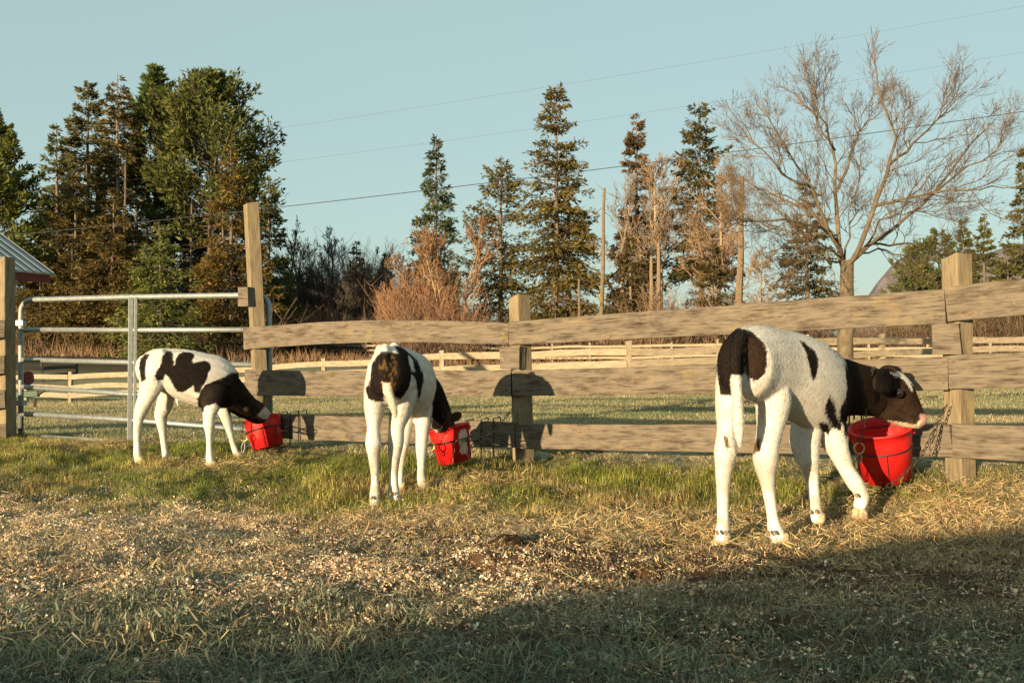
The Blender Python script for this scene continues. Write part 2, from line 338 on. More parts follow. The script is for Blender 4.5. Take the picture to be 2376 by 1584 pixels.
# ------------------------------------------------------------------ trees
def spruce_mesh(h, r, rng, crown0=.12, dens=1.0, c1=(.045, .06, .022), c2=(.10, .09, .035), droop=.25, up=0.0, gap=.35, kind='spruce', top=.9):
    """crown as many needle sprays on whorled branches; trunk + limbs"""
    wood_a = Acc(); c1 = np.array(c1) * np.array([1.45, 1.2, 1.0]); c2 = np.array(c2) * np.array([1.45, 1.3, 1.05]); r = r * (1.6 if kind == 'spruce' else 1.3); gap = gap * .75
    tw = h * .013 + .06
    k = 9; zz = np.linspace(-.5, h, k); tp = np.stack([np.cumsum(rng.normal(0, h * .003, k)), np.cumsum(rng.normal(0, h * .003, k)), zz], 1); tp[:, :2] -= tp[0, :2]
    V, f = tubes(tp[None], (tw * (1 - .93 * np.clip(zz / h, 0, 1)))[None], 7); wood_a.add(V, f, np.array([.15, .115, .08]) * rng.uniform(.8, 1.2))
    nb = int((120 if kind == 'spruce' else 60) * (h / 18) ** .5 * dens * 1.6)
    t = rng.random(nb) ** (1.15 if kind == 'spruce' else .8); t = crown0 + (1 - crown0) * t * .985
    t = np.sort(t); zb = t * h
    u = (t - crown0) / (1 - crown0)
    if kind == 'spruce': prof = (1 - u) ** top * .95 + .03
    else: prof = np.clip((1 - u) * 2.0, .12, 1) ** .7 * (.75 + .25 * np.sin(u * 19 + h) ** 2)
    L = r * prof * rng.uniform(1 - gap, 1.15, nb)
    th = rng.random(nb) * 2 * np.pi
    elev = (np.radians(-18) + np.radians(50) * u ** 1.5) if kind == 'spruce' else (np.radians(12) + np.radians(38) * u)
    elev = elev + rng.normal(0, .13, nb) + up
    d = np.stack([np.cos(th) * np.cos(elev), np.sin(th) * np.cos(elev), np.sin(elev)], 1)
    s = np.linspace(0, 1, 4)
    base = np.stack([np.interp(zb, zz, tp[:, 0]), np.interp(zb, zz, tp[:, 1]), zb], 1)
    pts = base[:, None] + d[:, None] * L[:, None, None] * s[None, :, None]
    sag = (-droop if kind == 'spruce' else .18) * L[:, None] * (s ** 2)[None] + (.14 if kind == 'spruce' else 0) * L[:, None] * (s ** 4)[None]
    pts[:, :, 2] += sag
    V, f = tubes(pts, np.maximum(.012, (L * .012 + .012))[:, None] * np.array([1, .75, .5, .25])[None], 3, False); wood_a.add(V, f, [.11, .085, .06])
    # dead bare twigs low on the trunk
    nd = int(80 * dens)
    zd = rng.uniform(.04, max(crown0 + .25, .2), nd) * h; td = rng.random(nd) * 6.28; Ld = r * rng.uniform(.15, .7, nd)
    pd = np.stack([np.cos(td), np.sin(td), rng.normal(-.1, .25, nd)], 1)
    bs = np.stack([np.interp(zd, zz, tp[:, 0]), np.interp(zd, zz, tp[:, 1]), zd], 1)
    V, f = tubes(bs[:, None] + pd[:, None] * Ld[:, None, None] * np.linspace(0, 1, 3)[None, :, None], np.array([.022, .014, .006])[None].repeat(nd, 0), 3, False)
    wood_a.add(V, f, [.16, .12, .085])
    # sprays
    per = np.maximum(8, (L / max(r, .5) * (98 if kind == 'spruce' else 130)).astype(int)); bi = np.repeat(np.arange(nb), per); n = len(bi)
    tt = rng.uniform(.1, 1.0, n) ** (.75 if kind == 'spruce' else .42)
    seg = np.clip((tt * 3).astype(int), 0, 2); fr = tt * 3 - seg
    c = pts[bi, seg] * (1 - fr)[:, None] + pts[bi, seg + 1] * fr[:, None]
    Lb = L[bi]; db = d[bi]; side = nrm(np.cross(db, [0, 0, 1.0]))
    w = rng.normal(0, 1, n) * Lb * ((.20 * (1.15 - tt) + .03) if kind == 'spruce' else .10)
    c = c + side * w[:, None]; c[:, 2] += rng.normal(0, .05, n) * Lb - np.abs(w) * (.25 if kind == 'spruce' else -.1)
    ln = rng.uniform(.15, .37, n) * (.75 + .02 * h) * (1 if kind == 'spruce' else 1.2)
    m = 2; c = np.repeat(c, m, 0); ln = np.repeat(ln, m) * rng.uniform(.7, 1.2, n * m); N_ = n * m
    dirv = np.repeat(db, m, 0) * (.8 if kind == 'spruce' else .5) + np.repeat(side * np.sign(w)[:, None], m, 0) * .6 + rng.normal(0, .45, (N_, 3)); dirv[:, 2] += (-.28 if kind == 'spruce' else .35)
    dirv = nrm(dirv); wd = nrm(np.cross(dirv, rng.normal(0, 1, (N_, 3)))) * (ln * rng.uniform(.10, .20, N_))[:, None]
    A = c - wd * .6; B = c + dirv * ln[:, None] * .45 + wd; C_ = c + dirv * ln[:, None]; D = c + dirv * ln[:, None] * .5 - wd
    SV = np.stack([A, B, C_, D], 1).reshape(-1, 3); SF = np.arange(N_ * 4).reshape(-1, 4)
    mixv = np.clip(rng.normal(.35, .28, N_) + .25 * (np.repeat(tt, m) - .5), 0, 1)
    br = np.repeat(rng.uniform(.65, 1.3, nb)[bi], m) * rng.uniform(.7, 1.3, N_)
    cc = (c1[None] * (1 - mixv)[:, None] + c2[None] * mixv[:, None]) * br[:, None]
    cr = Acc(); cr.add(SV, SF, np.repeat(cc, 4, 0))
    return wood_a.mesh('trunk', M_bark), cr.mesh('crown', M_leaf)

def bare_mesh(h, spread, rng, levels=4, first=.25, n1=12, nk=(5, 5, 4), trunk_r=None, col=(.17, .125, .085), twig=(.16, .10, .065), upward=.25, rmin=.006, stems=1, crook=.10, lean=(0, 0), len1=(.45, .8), sides=5):
    tr = Acc(); tw = Acc(); trunk_r = trunk_r or h * .016
    k0 = 7; P0 = []; R_ = []
    for i in range(stems):
        t = np.linspace(0, 1, k0); an = rng.random() * 6.28; sp = (.22 if stems > 1 else .02) * h * rng.uniform(.4, 1)
        p = np.stack([np.cos(an) * sp * t + lean[0] * t, np.sin(an) * sp * t + lean[1] * t, h * .92 * t * rng.uniform(.8, 1) - .3 * (1 - t)], 1) + np.cumsum(rng.normal(0, h * .012, (k0, 3)), 0) * [1, 1, .2]
        P0.append(p); R_.append(trunk_r * (1 - .85 * t) * (1 if stems == 1 else .6))
    cur = np.array(P0); rad = np.array(R_); spread = spread * 1.9
    V, f = tubes(cur, rad, 7); tr.add(V, f, col)
    Lpar = np.full(len(cur), spread)
    for lv in range(levels):
        nch = int(n1 * 1.25) if lv == 0 else nk[min(lv - 1, len(nk) - 1)] + 2
        n = len(cur) * nch; pi = np.repeat(np.arange(len(cur)), nch); kk = cur.shape[1]
        t = (first + (1 - first) * rng.random(n)) if lv == 0 else rng.uniform(.22, 1, n)
        s = t * (kk - 1); si = np.clip(s.astype(int), 0, kk - 2); fr = s - si
        b = cur[pi, si] * (1 - fr)[:, None] + cur[pi, si + 1] * fr[:, None]
        rb = rad[pi, si] * (1 - fr) + rad[pi, si + 1] * fr
        pd = nrm(cur[pi, si + 1] - cur[pi, si])
        rnd = rng.normal(0, 1, (n, 3)); perp = nrm(rnd - (rnd * pd).sum(1, keepdims=True) * pd)
        ang = rng.uniform(.45, 1.05, n) if lv else rng.uniform(.5, 1.2, n)
        d = nrm(pd * np.cos(ang)[:, None] + perp * np.sin(ang)[:, None]); d[:, 2] += upward; d = nrm(d)
        L = (Lpar[pi] * rng.uniform(*len1, n) * (1.25 - t * .75)) if lv == 0 else Lpar[pi] * rng.uniform(.3, .62, n) * (1.2 - .6 * t)
        k = 5 if lv < 2 else 3; tt = np.linspace(0, 1, k)
        pts = b[:, None] + d[:, None] * L[:, None, None] * tt[None, :, None]
        wv = np.cumsum(rng.normal(0, 1, (n, k, 3)), 1) * (L * crook)[:, None, None]; wv[:, 0] = 0
        pts = pts + wv; pts[:, :, 2] += (tt ** 2)[None] * L[:, None] * upward * .45
        r0 = np.minimum(rb * .75, np.maximum(L * .02, rmin * 1.6)); rr = np.maximum(r0[:, None] * (1 - .75 * tt)[None], rmin * (.7 if lv > 1 else 1))
        V, f = tubes(pts, rr, sides if lv == 0 else 3, False)
        (tr if lv == 0 else tw).add(V, f, np.array(col) if lv == 0 else np.array(twig) * rng.uniform(.75, 1.25))
        cur, rad, Lpar = pts, rr, L
    return tr.mesh('trunk', M_bark), tw.mesh('crown', M_bark)

def snag_mesh(h, r, rng, twigs=14, col=(.19, .14, .085)):
    a = Acc(); k = 8; zz = np.linspace(-.3, h, k); p = np.stack([np.cumsum(rng.normal(0, h * .004, k)), np.cumsum(rng.normal(0, h * .004, k)), zz], 1)
    V, f = tubes(p[None], (r * (1 - .55 * np.linspace(0, 1, k)))[None], 7); a.add(V, f, col)
    zb = rng.uniform(.25, 1, twigs) * h; th = rng.random(twigs) * 6.28; L = rng.uniform(.15, 1.0, twigs) * h * .08
    b = np.stack([np.interp(zb, zz, p[:, 0]), np.interp(zb, zz, p[:, 1]), zb], 1); d = np.stack([np.cos(th), np.sin(th), rng.normal(0, .4, twigs)], 1)
    V, f = tubes(b[:, None] + d[:, None] * L[:, None, None] * np.linspace(0, 1, 3)[None, :, None], np.array([.03, .02, .008])[None].repeat(twigs, 0), 3, False)
    b2 = Acc(); b2.add(V, f, np.array(col) * .85)
    return a.mesh('trunk', M_bark), b2.mesh('dead_branches', M_bark)

K = 2376 / 2352.0
def plant(name, label, cat, x, ty, d, builder, group, parts=('trunk', 'crown'), **kw):
    x *= K; ty *= K; X = (x - CX) / F * d; z0 = GZ1(X, d); h = EYE + (HY - ty) / F * d - z0
    rng = np.random.default_rng(int(x * 7 + ty * 13 + 1000) % 99991)
    hw = kw.pop('hw', 50) * K / F * d
    ms = builder(h, hw, rng, **kw)
    t = thing(name, label, cat, (X, d, z0), group)
    for nm, m in zip(parts, ms):
        o = bpy.data.objects.new(nm, m); COL.objects.link(o); o.parent = t
        if nm == 'dead_branches': o['kind'] = 'stuff'
    return t
GG, OL, BR = (.05, .075, .03), (.085, .085, .03), (.115, .09, .036)
BLU = (.035, .06, .035)
sp = lambda lab, x, ty, d, hw, **kw: plant('spruce_tree', lab, 'spruce', x, ty, d, spruce_mesh, 'conifers along the edge of the field', hw=hw, **kw)
pn = lambda lab, x, ty, d, hw, **kw: plant('pine_tree', lab, 'pine', x, ty, d, spruce_mesh, 'conifers along the edge of the field', hw=hw, kind='pine', **kw)
ba = lambda lab, x, ty, d, hw, **kw: plant('bare_tree', lab, 'tree', x, ty, d, bare_mesh, 'leafless trees along the edge of the field', hw=hw, **kw)
sn = lambda lab, x, ty, d, hw, **kw: plant('dead_tree', lab, 'tree', x, ty, d, snag_mesh, 'dead trunks', ('trunk', 'dead_branches'), hw=hw, **kw)
pn('tall green pine cut off by the left edge, above the metal roof', -5, 275, 60, 85, crown0=.22, dens=1.3, c1=(.05, .08, .025), c2=(.12, .13, .04))
sp('dark pointed spruce at the left end of the grove, beside the edge pine', 132, 283, 66, 80, crown0=.05, c1=GG, c2=OL, dens=1.1)
sp('tall spruce with thin dark top, first of the three tallest from the left', 207, 183, 68, 75, crown0=.15, c1=GG, c2=(.11, .085, .04), dens=1.05, top=.62, gap=.5)
sp('tall sparse brownish spruce in the middle of the grove with sky showing through', 278, 170, 67, 75, crown0=.18, c1=(.06, .065, .03), c2=BR, dens=.9, top=.6, gap=.55)
pn('tall bright green pine with upswept branches at the top of the grove', 352, 165, 70, 72, crown0=.45, c1=(.045, .085, .035), c2=(.09, .12, .04), dens=1.2)
pn('broad round-crowned pine on the right of the grove, widest tree there', 475, 186, 69, 135, crown0=.38, c1=(.045, .07, .025), c2=(.10, .11, .035), dens=2.0)
sp('olive brown spruce beside the tall gate post, in front of the broad pine', 537, 335, 62, 80, crown0=.12, c1=(.07, .065, .02), c2=(.15, .105, .035), dens=1.1)
sp('dark spruce at the right end of the grove behind the tall gate post', 615, 415, 66, 70, crown0=.08, c1=(.035, .05, .02), c2=OL, dens=1.1)
sp('short bright green young spruce in front of the grove above the gate', 370, 508, 55, 92, crown0=.02, c1=(.06, .095, .03), c2=(.13, .14, .045), dens=1.1, top=.8)
sp('olive spruce with bare lower twigs in front of the tall trees at the left', 170, 400, 62, 95, crown0=.1, c1=(.055, .055, .022), c2=BR, dens=1.2)
sp('brownish bushy spruce low in the grove between the roof and the young spruce', 255, 430, 60, 80, crown0=.12, c1=(.06, .055, .022), c2=BR, dens=1.1)
sp('low dark spruce behind the corner of the metal roof', 70, 500, 62, 75, crown0=.05, c1=GG, c2=BR, dens=1)
for x, ty, hw, lab in [(95, 600, 80, 'low olive spruce beside the shed roof at the foot of the grove'), (165, 560, 80, 'low olive spruce at the foot of the grove, second from the shed roof'), (225, 600, 75, 'low olive spruce at the foot of the grove left of the gate brace'), (285, 560, 70, 'low olive spruce at the foot of the grove behind the gate brace'), (600, 560, 55, 'low golden spruce right behind the tall gate post')]:
    sp(lab, x, ty, 60, hw, crown0=.02, c1=(.06, .055, .02), c2=(.12, .095, .035), dens=.8)
sp('thin dark spruce hidden deep in the grove behind the young spruce', 420, 360, 75, 80, crown0=.2, c1=(.035, .045, .018), c2=(.07, .06, .03), dens=1)
for i, (x, ty, hw, lab) in enumerate([(110, 430, 70, 'dim spruce in the back row behind the edge spruce'), (165, 330, 70, 'dim spruce in the back row left of the tallest three'), (245, 300, 70, 'dim spruce in the back row between the first two tall ones'), (320, 320, 75, 'dim spruce in the back row below the bright pine'), (395, 380, 75, 'dim spruce in the back row left of the broad pine'), (455, 430, 75, 'dim spruce in the back row under the broad pine'), (505, 470, 75, 'dim spruce in the back row under the right side of the broad pine'), (575, 430, 60, 'dim spruce in the back row right behind the tall gate post'), (20, 470, 70, 'dim spruce in the back row behind the metal roof')]):
    sp(lab, x, ty, 76 + 2 * (i % 3), hw, crown0=.05, c1=(.035, .04, .018), c2=(.08, .06, .03), dens=1.0)
for i, (x, top, lab) in enumerate([(62, 560, 'pale leaning bare trunk at the left end of the grove'), (291, 380, 'whitish bare trunk rising beside the gate brace'), (437, 470, 'thin grey trunk just right of the young spruce'), (482, 420, 'pale straight trunk in the grove above the calf'), (512, 450, 'brown trunk left of the tall gate post'), (545, 480, 'slim trunk next to the tall gate post'), (235, 520, 'slim dead trunk left of the gate brace'), (335, 520, 'thin dead trunk at the left flank of the young spruce'), (140, 540, 'thin dead trunk near the left end of the gate')]):
    sn(lab, x, top, 59 + i % 4, 60, twigs=60, col=(0.132, 0.099, 0.069)) if False else plant('dead_tree', lab, 'tree', x, top, 63.5 + i % 4, lambda h, hw, rng: snag_mesh(h, .12, rng, 40, (0.132, 0.099, 0.069)), 'dead trunks', ('trunk', 'dead_branches'))
SHADED_BARK = (.07, .06, .05)  # bark colour darkened to carry the shade in this gap
for x, top, hw, d, lab in [(668, 470, 45, 86, 'shade-darkened leafless tree right behind the tall gate post'), (700, 520, 60, 88, 'bushy shade-darkened leafless tree second from the gate post'), (765, 498, 55, 84, 'fan-shaped leafless tree in the gap right of the grove'), (725, 575, 55, 82, 'low shade-darkened leafless tree below the fan-shaped one'), (845, 560, 45, 88, 'leafless tree between the two small dark spruces'), (885, 540, 45, 86, 'leafless tree at the right end of the dark thicket'), (800, 600, 50, 80, 'low leafless tree in front of the small dark spruce')]:
    ba(lab, x, top, d, hw, n1=16, nk=(6, 5), levels=3, col=SHADED_BARK, twig=SHADED_BARK, rmin=.019, upward=.45)
sp('small shade-darkened spruce with pointed tip in the dark thicket', 820, 553, 84, 42, c1=(.025, .04, .022), c2=(.05, .055, .03), crown0=.02)  # needles darkened as well, shade mixed into both small spruces
sp('smaller shade-darkened spruce at the right end of the dark thicket', 886, 578, 86, 38, c1=(.025, .04, .022), c2=(.05, .055, .03), crown0=.02)
sp('narrow blue-green spire spruce standing alone left of the centre', 1005, 308, 76, 62, c1=BLU, c2=(.07, .085, .04), crown0=.02, dens=1.3, top=.8, gap=.3)
sp('broad layered spruce left of the tallest lone spruce', 1150, 366, 68, 100, c1=(.05, .06, .02), c2=(.12, .10, .035), crown0=.03, top=.62, gap=.5, dens=1.1, droop=.12)
sp('tallest lone spruce near the centre of the picture', 1275, 193, 66, 100, c1=(.055, .06, .022), c2=(.13, .105, .04), crown0=.03, top=.62, gap=.55, dens=1.2, droop=.35)
sp('slender spruce close behind the tallest one on its right side', 1310, 330, 67, 55, c1=(.055, .06, .022), c2=(.13, .105, .04), crown0=.1, top=.5, gap=.6, dens=.7)
RB = (.20, .115, .065)
ba('reddish leafless tree with pale stems in front of the spire spruce', 1040, 495, 64, 62, stems=4, n1=14, nk=(6, 5), levels=3, col=(.30, .21, .12), twig=RB, rmin=.019, upward=.4, first=.35)
ba('reddish brown bushy shrub at the left foot of the spire spruce', 960, 590, 66, 55, stems=5, n1=12, nk=(5, 4), levels=3, col=(.2, .13, .075), twig=RB, rmin=.019, upward=.45)
ba('low russet shrub beyond the middle fence post gap', 905, 655, 64, 50, stems=6, n1=12, nk=(5, 4), levels=3, col=(.2, .13, .075), twig=RB, rmin=.019, upward=.4)
plant('dead_tree', 'lone straight dead pole with stub twigs right of the tallest spruce', 'tree', 1383, 430, 60, lambda h, hw, rng: snag_mesh(h, .17, rng, 22, (0.162, 0.114, 0.060)), 'dead trunks', ('trunk', 'dead_branches'))
plant('dead_tree', 'short broken stub below the tallest spruce', 'tree', 1332, 640, 60, lambda h, hw, rng: snag_mesh(h, .15, rng, 8, (0.144, 0.102, 0.060)), 'dead trunks', ('trunk', 'dead_branches'))
sp('slim spruce with rusty top standing left of the leafless birch', 1462, 260, 67, 52, c1=(.05, .05, .025), c2=(.13, .075, .045), crown0=.1, top=.6, gap=.5, dens=1.0)
ba('tall leafless birch with rounded crown between two spruces', 1524, 228, 64, 85, n1=34, nk=(7, 6), levels=3, first=.42, col=(.30, .22, .13), twig=(.24, .17, .11), rmin=.019, upward=.3, trunk_r=.24, len1=(.4, .75))
sp('ragged conifer with tufted top right of the leafless birch', 1617, 234, 66, 68, c1=(.04, .055, .025), c2=(.10, .08, .035), crown0=.35, top=.5, gap=.7, dens=.7, droop=.1)
plant('dead_tree', 'thick broken snag with stub limbs left of the orchard tree', 'tree', 1702, 405, 57, lambda h, hw, rng: snag_mesh(h, .27, rng, 26, (0.162, 0.114, 0.069)), 'dead trunks', ('trunk', 'dead_branches'))
plant('dead_tree', 'pale broken trunk, left one of the pair under the birch', 'tree', 1497, 588, 58, lambda h, hw, rng: snag_mesh(h, .2, rng, 5, (0.192, 0.138, 0.084)), 'dead trunks', ('trunk', 'dead_branches'))
plant('dead_tree', 'pale broken trunk, right and taller one of the pair under the birch', 'tree', 1513, 560, 58, lambda h, hw, rng: snag_mesh(h, .2, rng, 5, (0.192, 0.138, 0.084)), 'dead trunks', ('trunk', 'dead_branches'))
ba('leafless tree in front of the ragged conifer', 1655, 380, 62, 90, n1=26, nk=(7, 6), levels=3, col=(.26, .18, .11), twig=(.25, .165, .10), rmin=.019, upward=.25, first=.3)
ba('small crooked leafless tree right of the thick snag', 1755, 560, 56, 60, n1=14, nk=(5, 5), levels=3, col=(.22, .16, .10), twig=(.22, .15, .09), rmin=.019, upward=.15)
ba('leafless tree with fine twigs left of the rusty-topped spruce', 1425, 400, 66, 75, n1=20, nk=(5, 4), levels=3, col=(.22, .17, .12), twig=(.2, .15, .1), rmin=.015, upward=.3, first=.4)
sp('dark bushy spruce at the foot of the birch', 1450, 540, 61, 75, c1=(.04, .045, .02), c2=(.09, .065, .035), crown0=.02, dens=1.1)
sp('dark bushy spruce between the ragged conifer and the snag', 1640, 555, 60, 85, c1=(.04, .045, .02), c2=(.10, .07, .035), crown0=.02, dens=1.1)
sp('dark spruce standing behind the left half of the orchard tree', 1862, 402, 70, 68, c1=(.04, .05, .022), c2=(.10, .08, .04), crown0=.05, dens=1.0, gap=.5, top=.7)
pn('low green pine right of the orchard trunk', 2105, 568, 74, 62, c1=(.045, .075, .03), c2=(.10, .11, .045), crown0=.1)
pn('taller rounded green pine left of the two pointed spruces', 2160, 535, 76, 65, c1=(.045, .075, .03), c2=(.10, .11, .045), crown0=.1)
sp('slim pointed spruce behind the right fence post', 2212, 496, 72, 40, c1=GG, c2=OL, crown0=.02)
sp('fuller pointed spruce just right of the right fence post', 2262, 492, 68, 52, c1=(.05, .07, .025), c2=(.11, .11, .04), crown0=.02)
sp('tall spruce cut by the right edge of the picture', 2352, 335, 70, 60, c1=(.045, .06, .025), c2=(.11, .10, .04), crown0=.02, dens=1.2)
sp('short wide spruce in the right corner below the tall edge spruce', 2318, 560, 66, 70, c1=(.05, .065, .025), c2=(.11, .105, .04), crown0=.02)

# orchard tree: its main limbs follow the photograph
def orchard():
    rng = np.random.default_rng(5); d = 18.0; k = K
    q = lambda x, y, dd=0: P(x * k, y * k, d + dd)
    base = q(1943, 830); z0 = GZ1(base[0], d); t = thing('orchard_tree', 'big leafless orchard tree with wide spreading twiggy crown', 'tree', (base[0], d, z0))
    limbs = [([(1941, 860, 0), (1942, 760, 0), (1943, 690, 0), (1946, 600, 0)], .155, .12),
             ([(1936, 612, 0), (1927, 560, .1), (1925, 450, .2), (1918, 345, .3), (1878, 275, .3), (1820, 212, .4)], .085, .014),
             ([(1946, 610, 0), (1975, 570, -.3), (2010, 470, -.5), (2045, 380, -.8), (2058, 300, -.9), (2020, 200, -1), (2000, 60, -1)], .085, .01),
             ([(1950, 605, 0), (2000, 560, .4), (2060, 520, .8), (2140, 440, 1.2), (2230, 330, 1.5), (2290, 270, 1.7)], .08, .012),
             ([(1936, 600, 0), (1905, 530, -.3), (1860, 430, -.6), (1800, 340, -.8), (1738, 240, -1)], .06, .012),
             ([(1930, 580, 0), (1890, 510, .6), (1830, 470, 1.2), (1760, 440, 1.6), (1690, 400, 2)], .05, .01),
             ([(1925, 555, .1), (1870, 520, -.8), (1790, 500, -1.4), (1700, 510, -1.8), (1610, 545, -2)], .05, .01),
             ([(2008, 474, -.5), (2060, 460, -1), (2150, 440, -1.5), (2260, 430, -1.8), (2330, 430, -2)], .05, .01),
             ([(2048, 375, -.8), (2110, 320, -.6), (2170, 260, -.4), (2220, 212, -.3)], .045, .01),
             ([(1922, 440, .2), (1960, 340, .6), (1990, 280, .9), (2008, 215, 1)], .045, .01),
             ([(1918, 345, .3), (1892, 285, -.3), (1870, 235, -.5), (1862, 200, -.6)], .035, .008),
             ([(2000, 560, .4), (2080, 560, 1.2), (2160, 580, 1.8), (2200, 640, 2.2)], .04, .01),
             ([(1930, 600, 0), (1900, 600, -.6), (1850, 590, -1), (1800, 640, -1.2)], .035, .01),
             ([(2120, 460, 1.1), (2200, 400, .6), (2290, 350, .3), (2320, 250, .2)], .035, .008),
             ([(1935, 592, 0), (1890, 560, -.7), (1820, 556, -1.3), (1735, 590, -1.7)], .032, .007), ([(1960, 585, .2), (2030, 575, .9), (2100, 600, 1.4), (2180, 565, 1.8)], .032, .007),
             ([(1929, 565, .1), (1860, 480, .9), (1780, 440, 1.6), (1705, 430, 2)], .032, .007), ([(1985, 568, .3), (2030, 500, -.6), (2100, 485, -1.2), (2200, 510, -1.7)], .032, .007),
             ([(1940, 600, 0), (1960, 500, .7), (1975, 400, 1.2), (1950, 300, 1.5)], .032, .007), ([(1928, 540, .1), (1840, 540, .3), (1760, 520, .4), (1680, 470, .6)], .03, .007),
             ([(1860, 430, -.6), (1800, 400, -.9), (1740, 340, -1.2), (1700, 280, -1.3)], .035, .008)]
    tr = Acc(); tw = Acc(); allp = []; allr = []
    for pts, r0, r1 in limbs:
        p = np.array([q(*a) for a in pts]); n = 12; s = np.linspace(0, len(p) - 1, n)
        pp = np.stack([np.interp(s, np.arange(len(p)), p[:, i]) for i in range(3)], 1); pp[1:-1] += rng.normal(0, .025, (n - 2, 3))
        rr = np.linspace(r0, r1, n) * (1 if r0 > .15 else .6); V, f = tubes(pp[None], rr[None], 8); tr.add(V, f, [.125, .097, .063])
        if r0 < .15: allp.append(pp); allr.append(rr)
    cur = np.array(allp); rad = np.array(allr); ctr = np.array([base[0], d, z0 + 2.2])
    for lv, (nch, L0, rmx, a0, a1) in enumerate(((11, 1.55, .011, .4, 1.15), (9, .75, .0052, .4, 1.0), (6, .24, .0032, .5, 1.2))):
        n = len(cur) * nch; pi = np.repeat(np.arange(len(cur)), nch); kk = cur.shape[1]
        s = rng.uniform(.2, 1, n) * (kk - 1); si = np.clip(s.astype(int), 0, kk - 2); fr = (s - si)[:, None]
        b = cur[pi, si] * (1 - fr) + cur[pi, si + 1] * fr; pd = nrm(cur[pi, si + 1] - cur[pi, si])
        rnd = rng.normal(0, 1, (n, 3)); perp = nrm(rnd - (rnd * pd).sum(1, keepdims=True) * pd); ang = rng.uniform(a0, a1, n)[:, None]
        outw = nrm((b - ctr) * [1, 1, .6])
        dd = nrm(pd * np.cos(ang) + perp * np.sin(ang) + (outw * .35 if lv == 0 else 0) + np.array([0, 0, [.12, .2, .15][lv]])); L = L0 * rng.uniform(.35, 1, n) * (1.15 - .75 * s / (kk - 1))
        kx = [7, 5, 3][lv]; tt = np.linspace(0, 1, kx); pts = b[:, None] + dd[:, None] * L[:, None, None] * tt[None, :, None] + np.cumsum(rng.normal(0, 1, (n, kx, 3)), 1) * (L * .035)[:, None, None] * (tt > 0)[None, :, None]
        pts[:, :, 2] += (tt ** 2)[None] * L[:, None] * [.10, .15, .1][lv]
        r0 = np.minimum(rad[pi, si] * .65, rmx); rr = np.maximum(r0[:, None] * (1 - .65 * tt)[None], .0024)
        V, f = tubes(pts, rr, 3, False); tw.add(V, f, np.array([(.115, .085, .05), (.11, .077, .045), (.11, .073, .042)][lv]))
        cur, rad = pts, rr
    for nm, a in (('trunk', tr), ('crown', tw)):
        o = put(nm, a.mesh(nm, M_bark, nm == 'trunk'), t)
orchard()

# undergrowth along the tree line: an uncountable mass of twigs
def brush():
    rng = np.random.default_rng(3); n = 8000
    x = rng.uniform(-40, 2420, n); d = rng.uniform(57, 70, n) + 8 * (np.abs(x - 780) < 150); X = (x - CX) / F * d; z = gz0(X, d)
    dens = .5 + .9 * fbm(x / 90, d / 9, 3, 8); h = rng.uniform(.8, 4.2, n) * dens * np.where((x > 600) & (x < 1000), 1.1, np.where(x < 620, .42, .8))
    k = 4; t = np.linspace(0, 1, k); lean = rng.normal(0, .35, (n, 2)) * h[:, None]
    p = np.zeros((n, k, 3)); p[:, :, 0] = X[:, None] + lean[:, :1] * t ** 1.5; p[:, :, 1] = d[:, None] + lean[:, 1:] * t ** 1.5; p[:, :, 2] = z[:, None] - .1 + h[:, None] * t
    a = Acc(); V, f = tubes(p, np.array([.026, .02, .016, .01])[None].repeat(n, 0), 3, False)
    c = np.array([.105, .07, .045]) * rng.uniform(.5, 1.5, (n, 1)); a.add(V, f, np.repeat(c, k * 3, 0))
    m = n * 4; pi = np.repeat(np.arange(n), 4); tt = rng.uniform(.3, 1, m); si = np.clip((tt * 3).astype(int), 0, 2); b = p[pi, si]
    dv = rng.normal(0, 1, (m, 3)); dv[:, 2] = np.abs(dv[:, 2]) + .3; L = h[pi] * rng.uniform(.15, .45, m)
    pp = b[:, None] + nrm(dv)[:, None] * L[:, None, None] * np.array([0, .5, 1])[None, :, None]
    V, f = tubes(pp, np.array([.012, .009, .005])[None].repeat(m, 0), 3, False); a.add(V, f, np.repeat(c[pi], 9, 0))
    # withered grass at its foot
    n2 = 7000; x = rng.uniform(-40, 2420, n2); d = rng.uniform(54, 63, n2); X = (x - CX) / F * d; z = gz0(X, d); hh = rng.uniform(.2, 1.0, n2) * (.2 + 1.4 * fbm(x / 25, d / 5, 3, 4))
    le = rng.normal(0, .25, (n2, 2)); b0 = np.stack([X, d, z], 1); V = np.stack([b0 + [-.03, 0, 0], b0 + [.03, 0, 0], b0 + np.stack([le[:, 0], le[:, 1], hh], 1)], 1).reshape(-1, 3)
    a.add(V, np.arange(n2 * 3).reshape(-1, 3), np.repeat(np.array([.16, .10, .055]) * rng.uniform(.4, 1.4, (n2, 1)), 3, 0))
    tag(put('undergrowth', a.mesh('undergrowth', M_bark)), 'brown twiggy undergrowth along the foot of the trees', 'undergrowth', 'stuff')
brush()
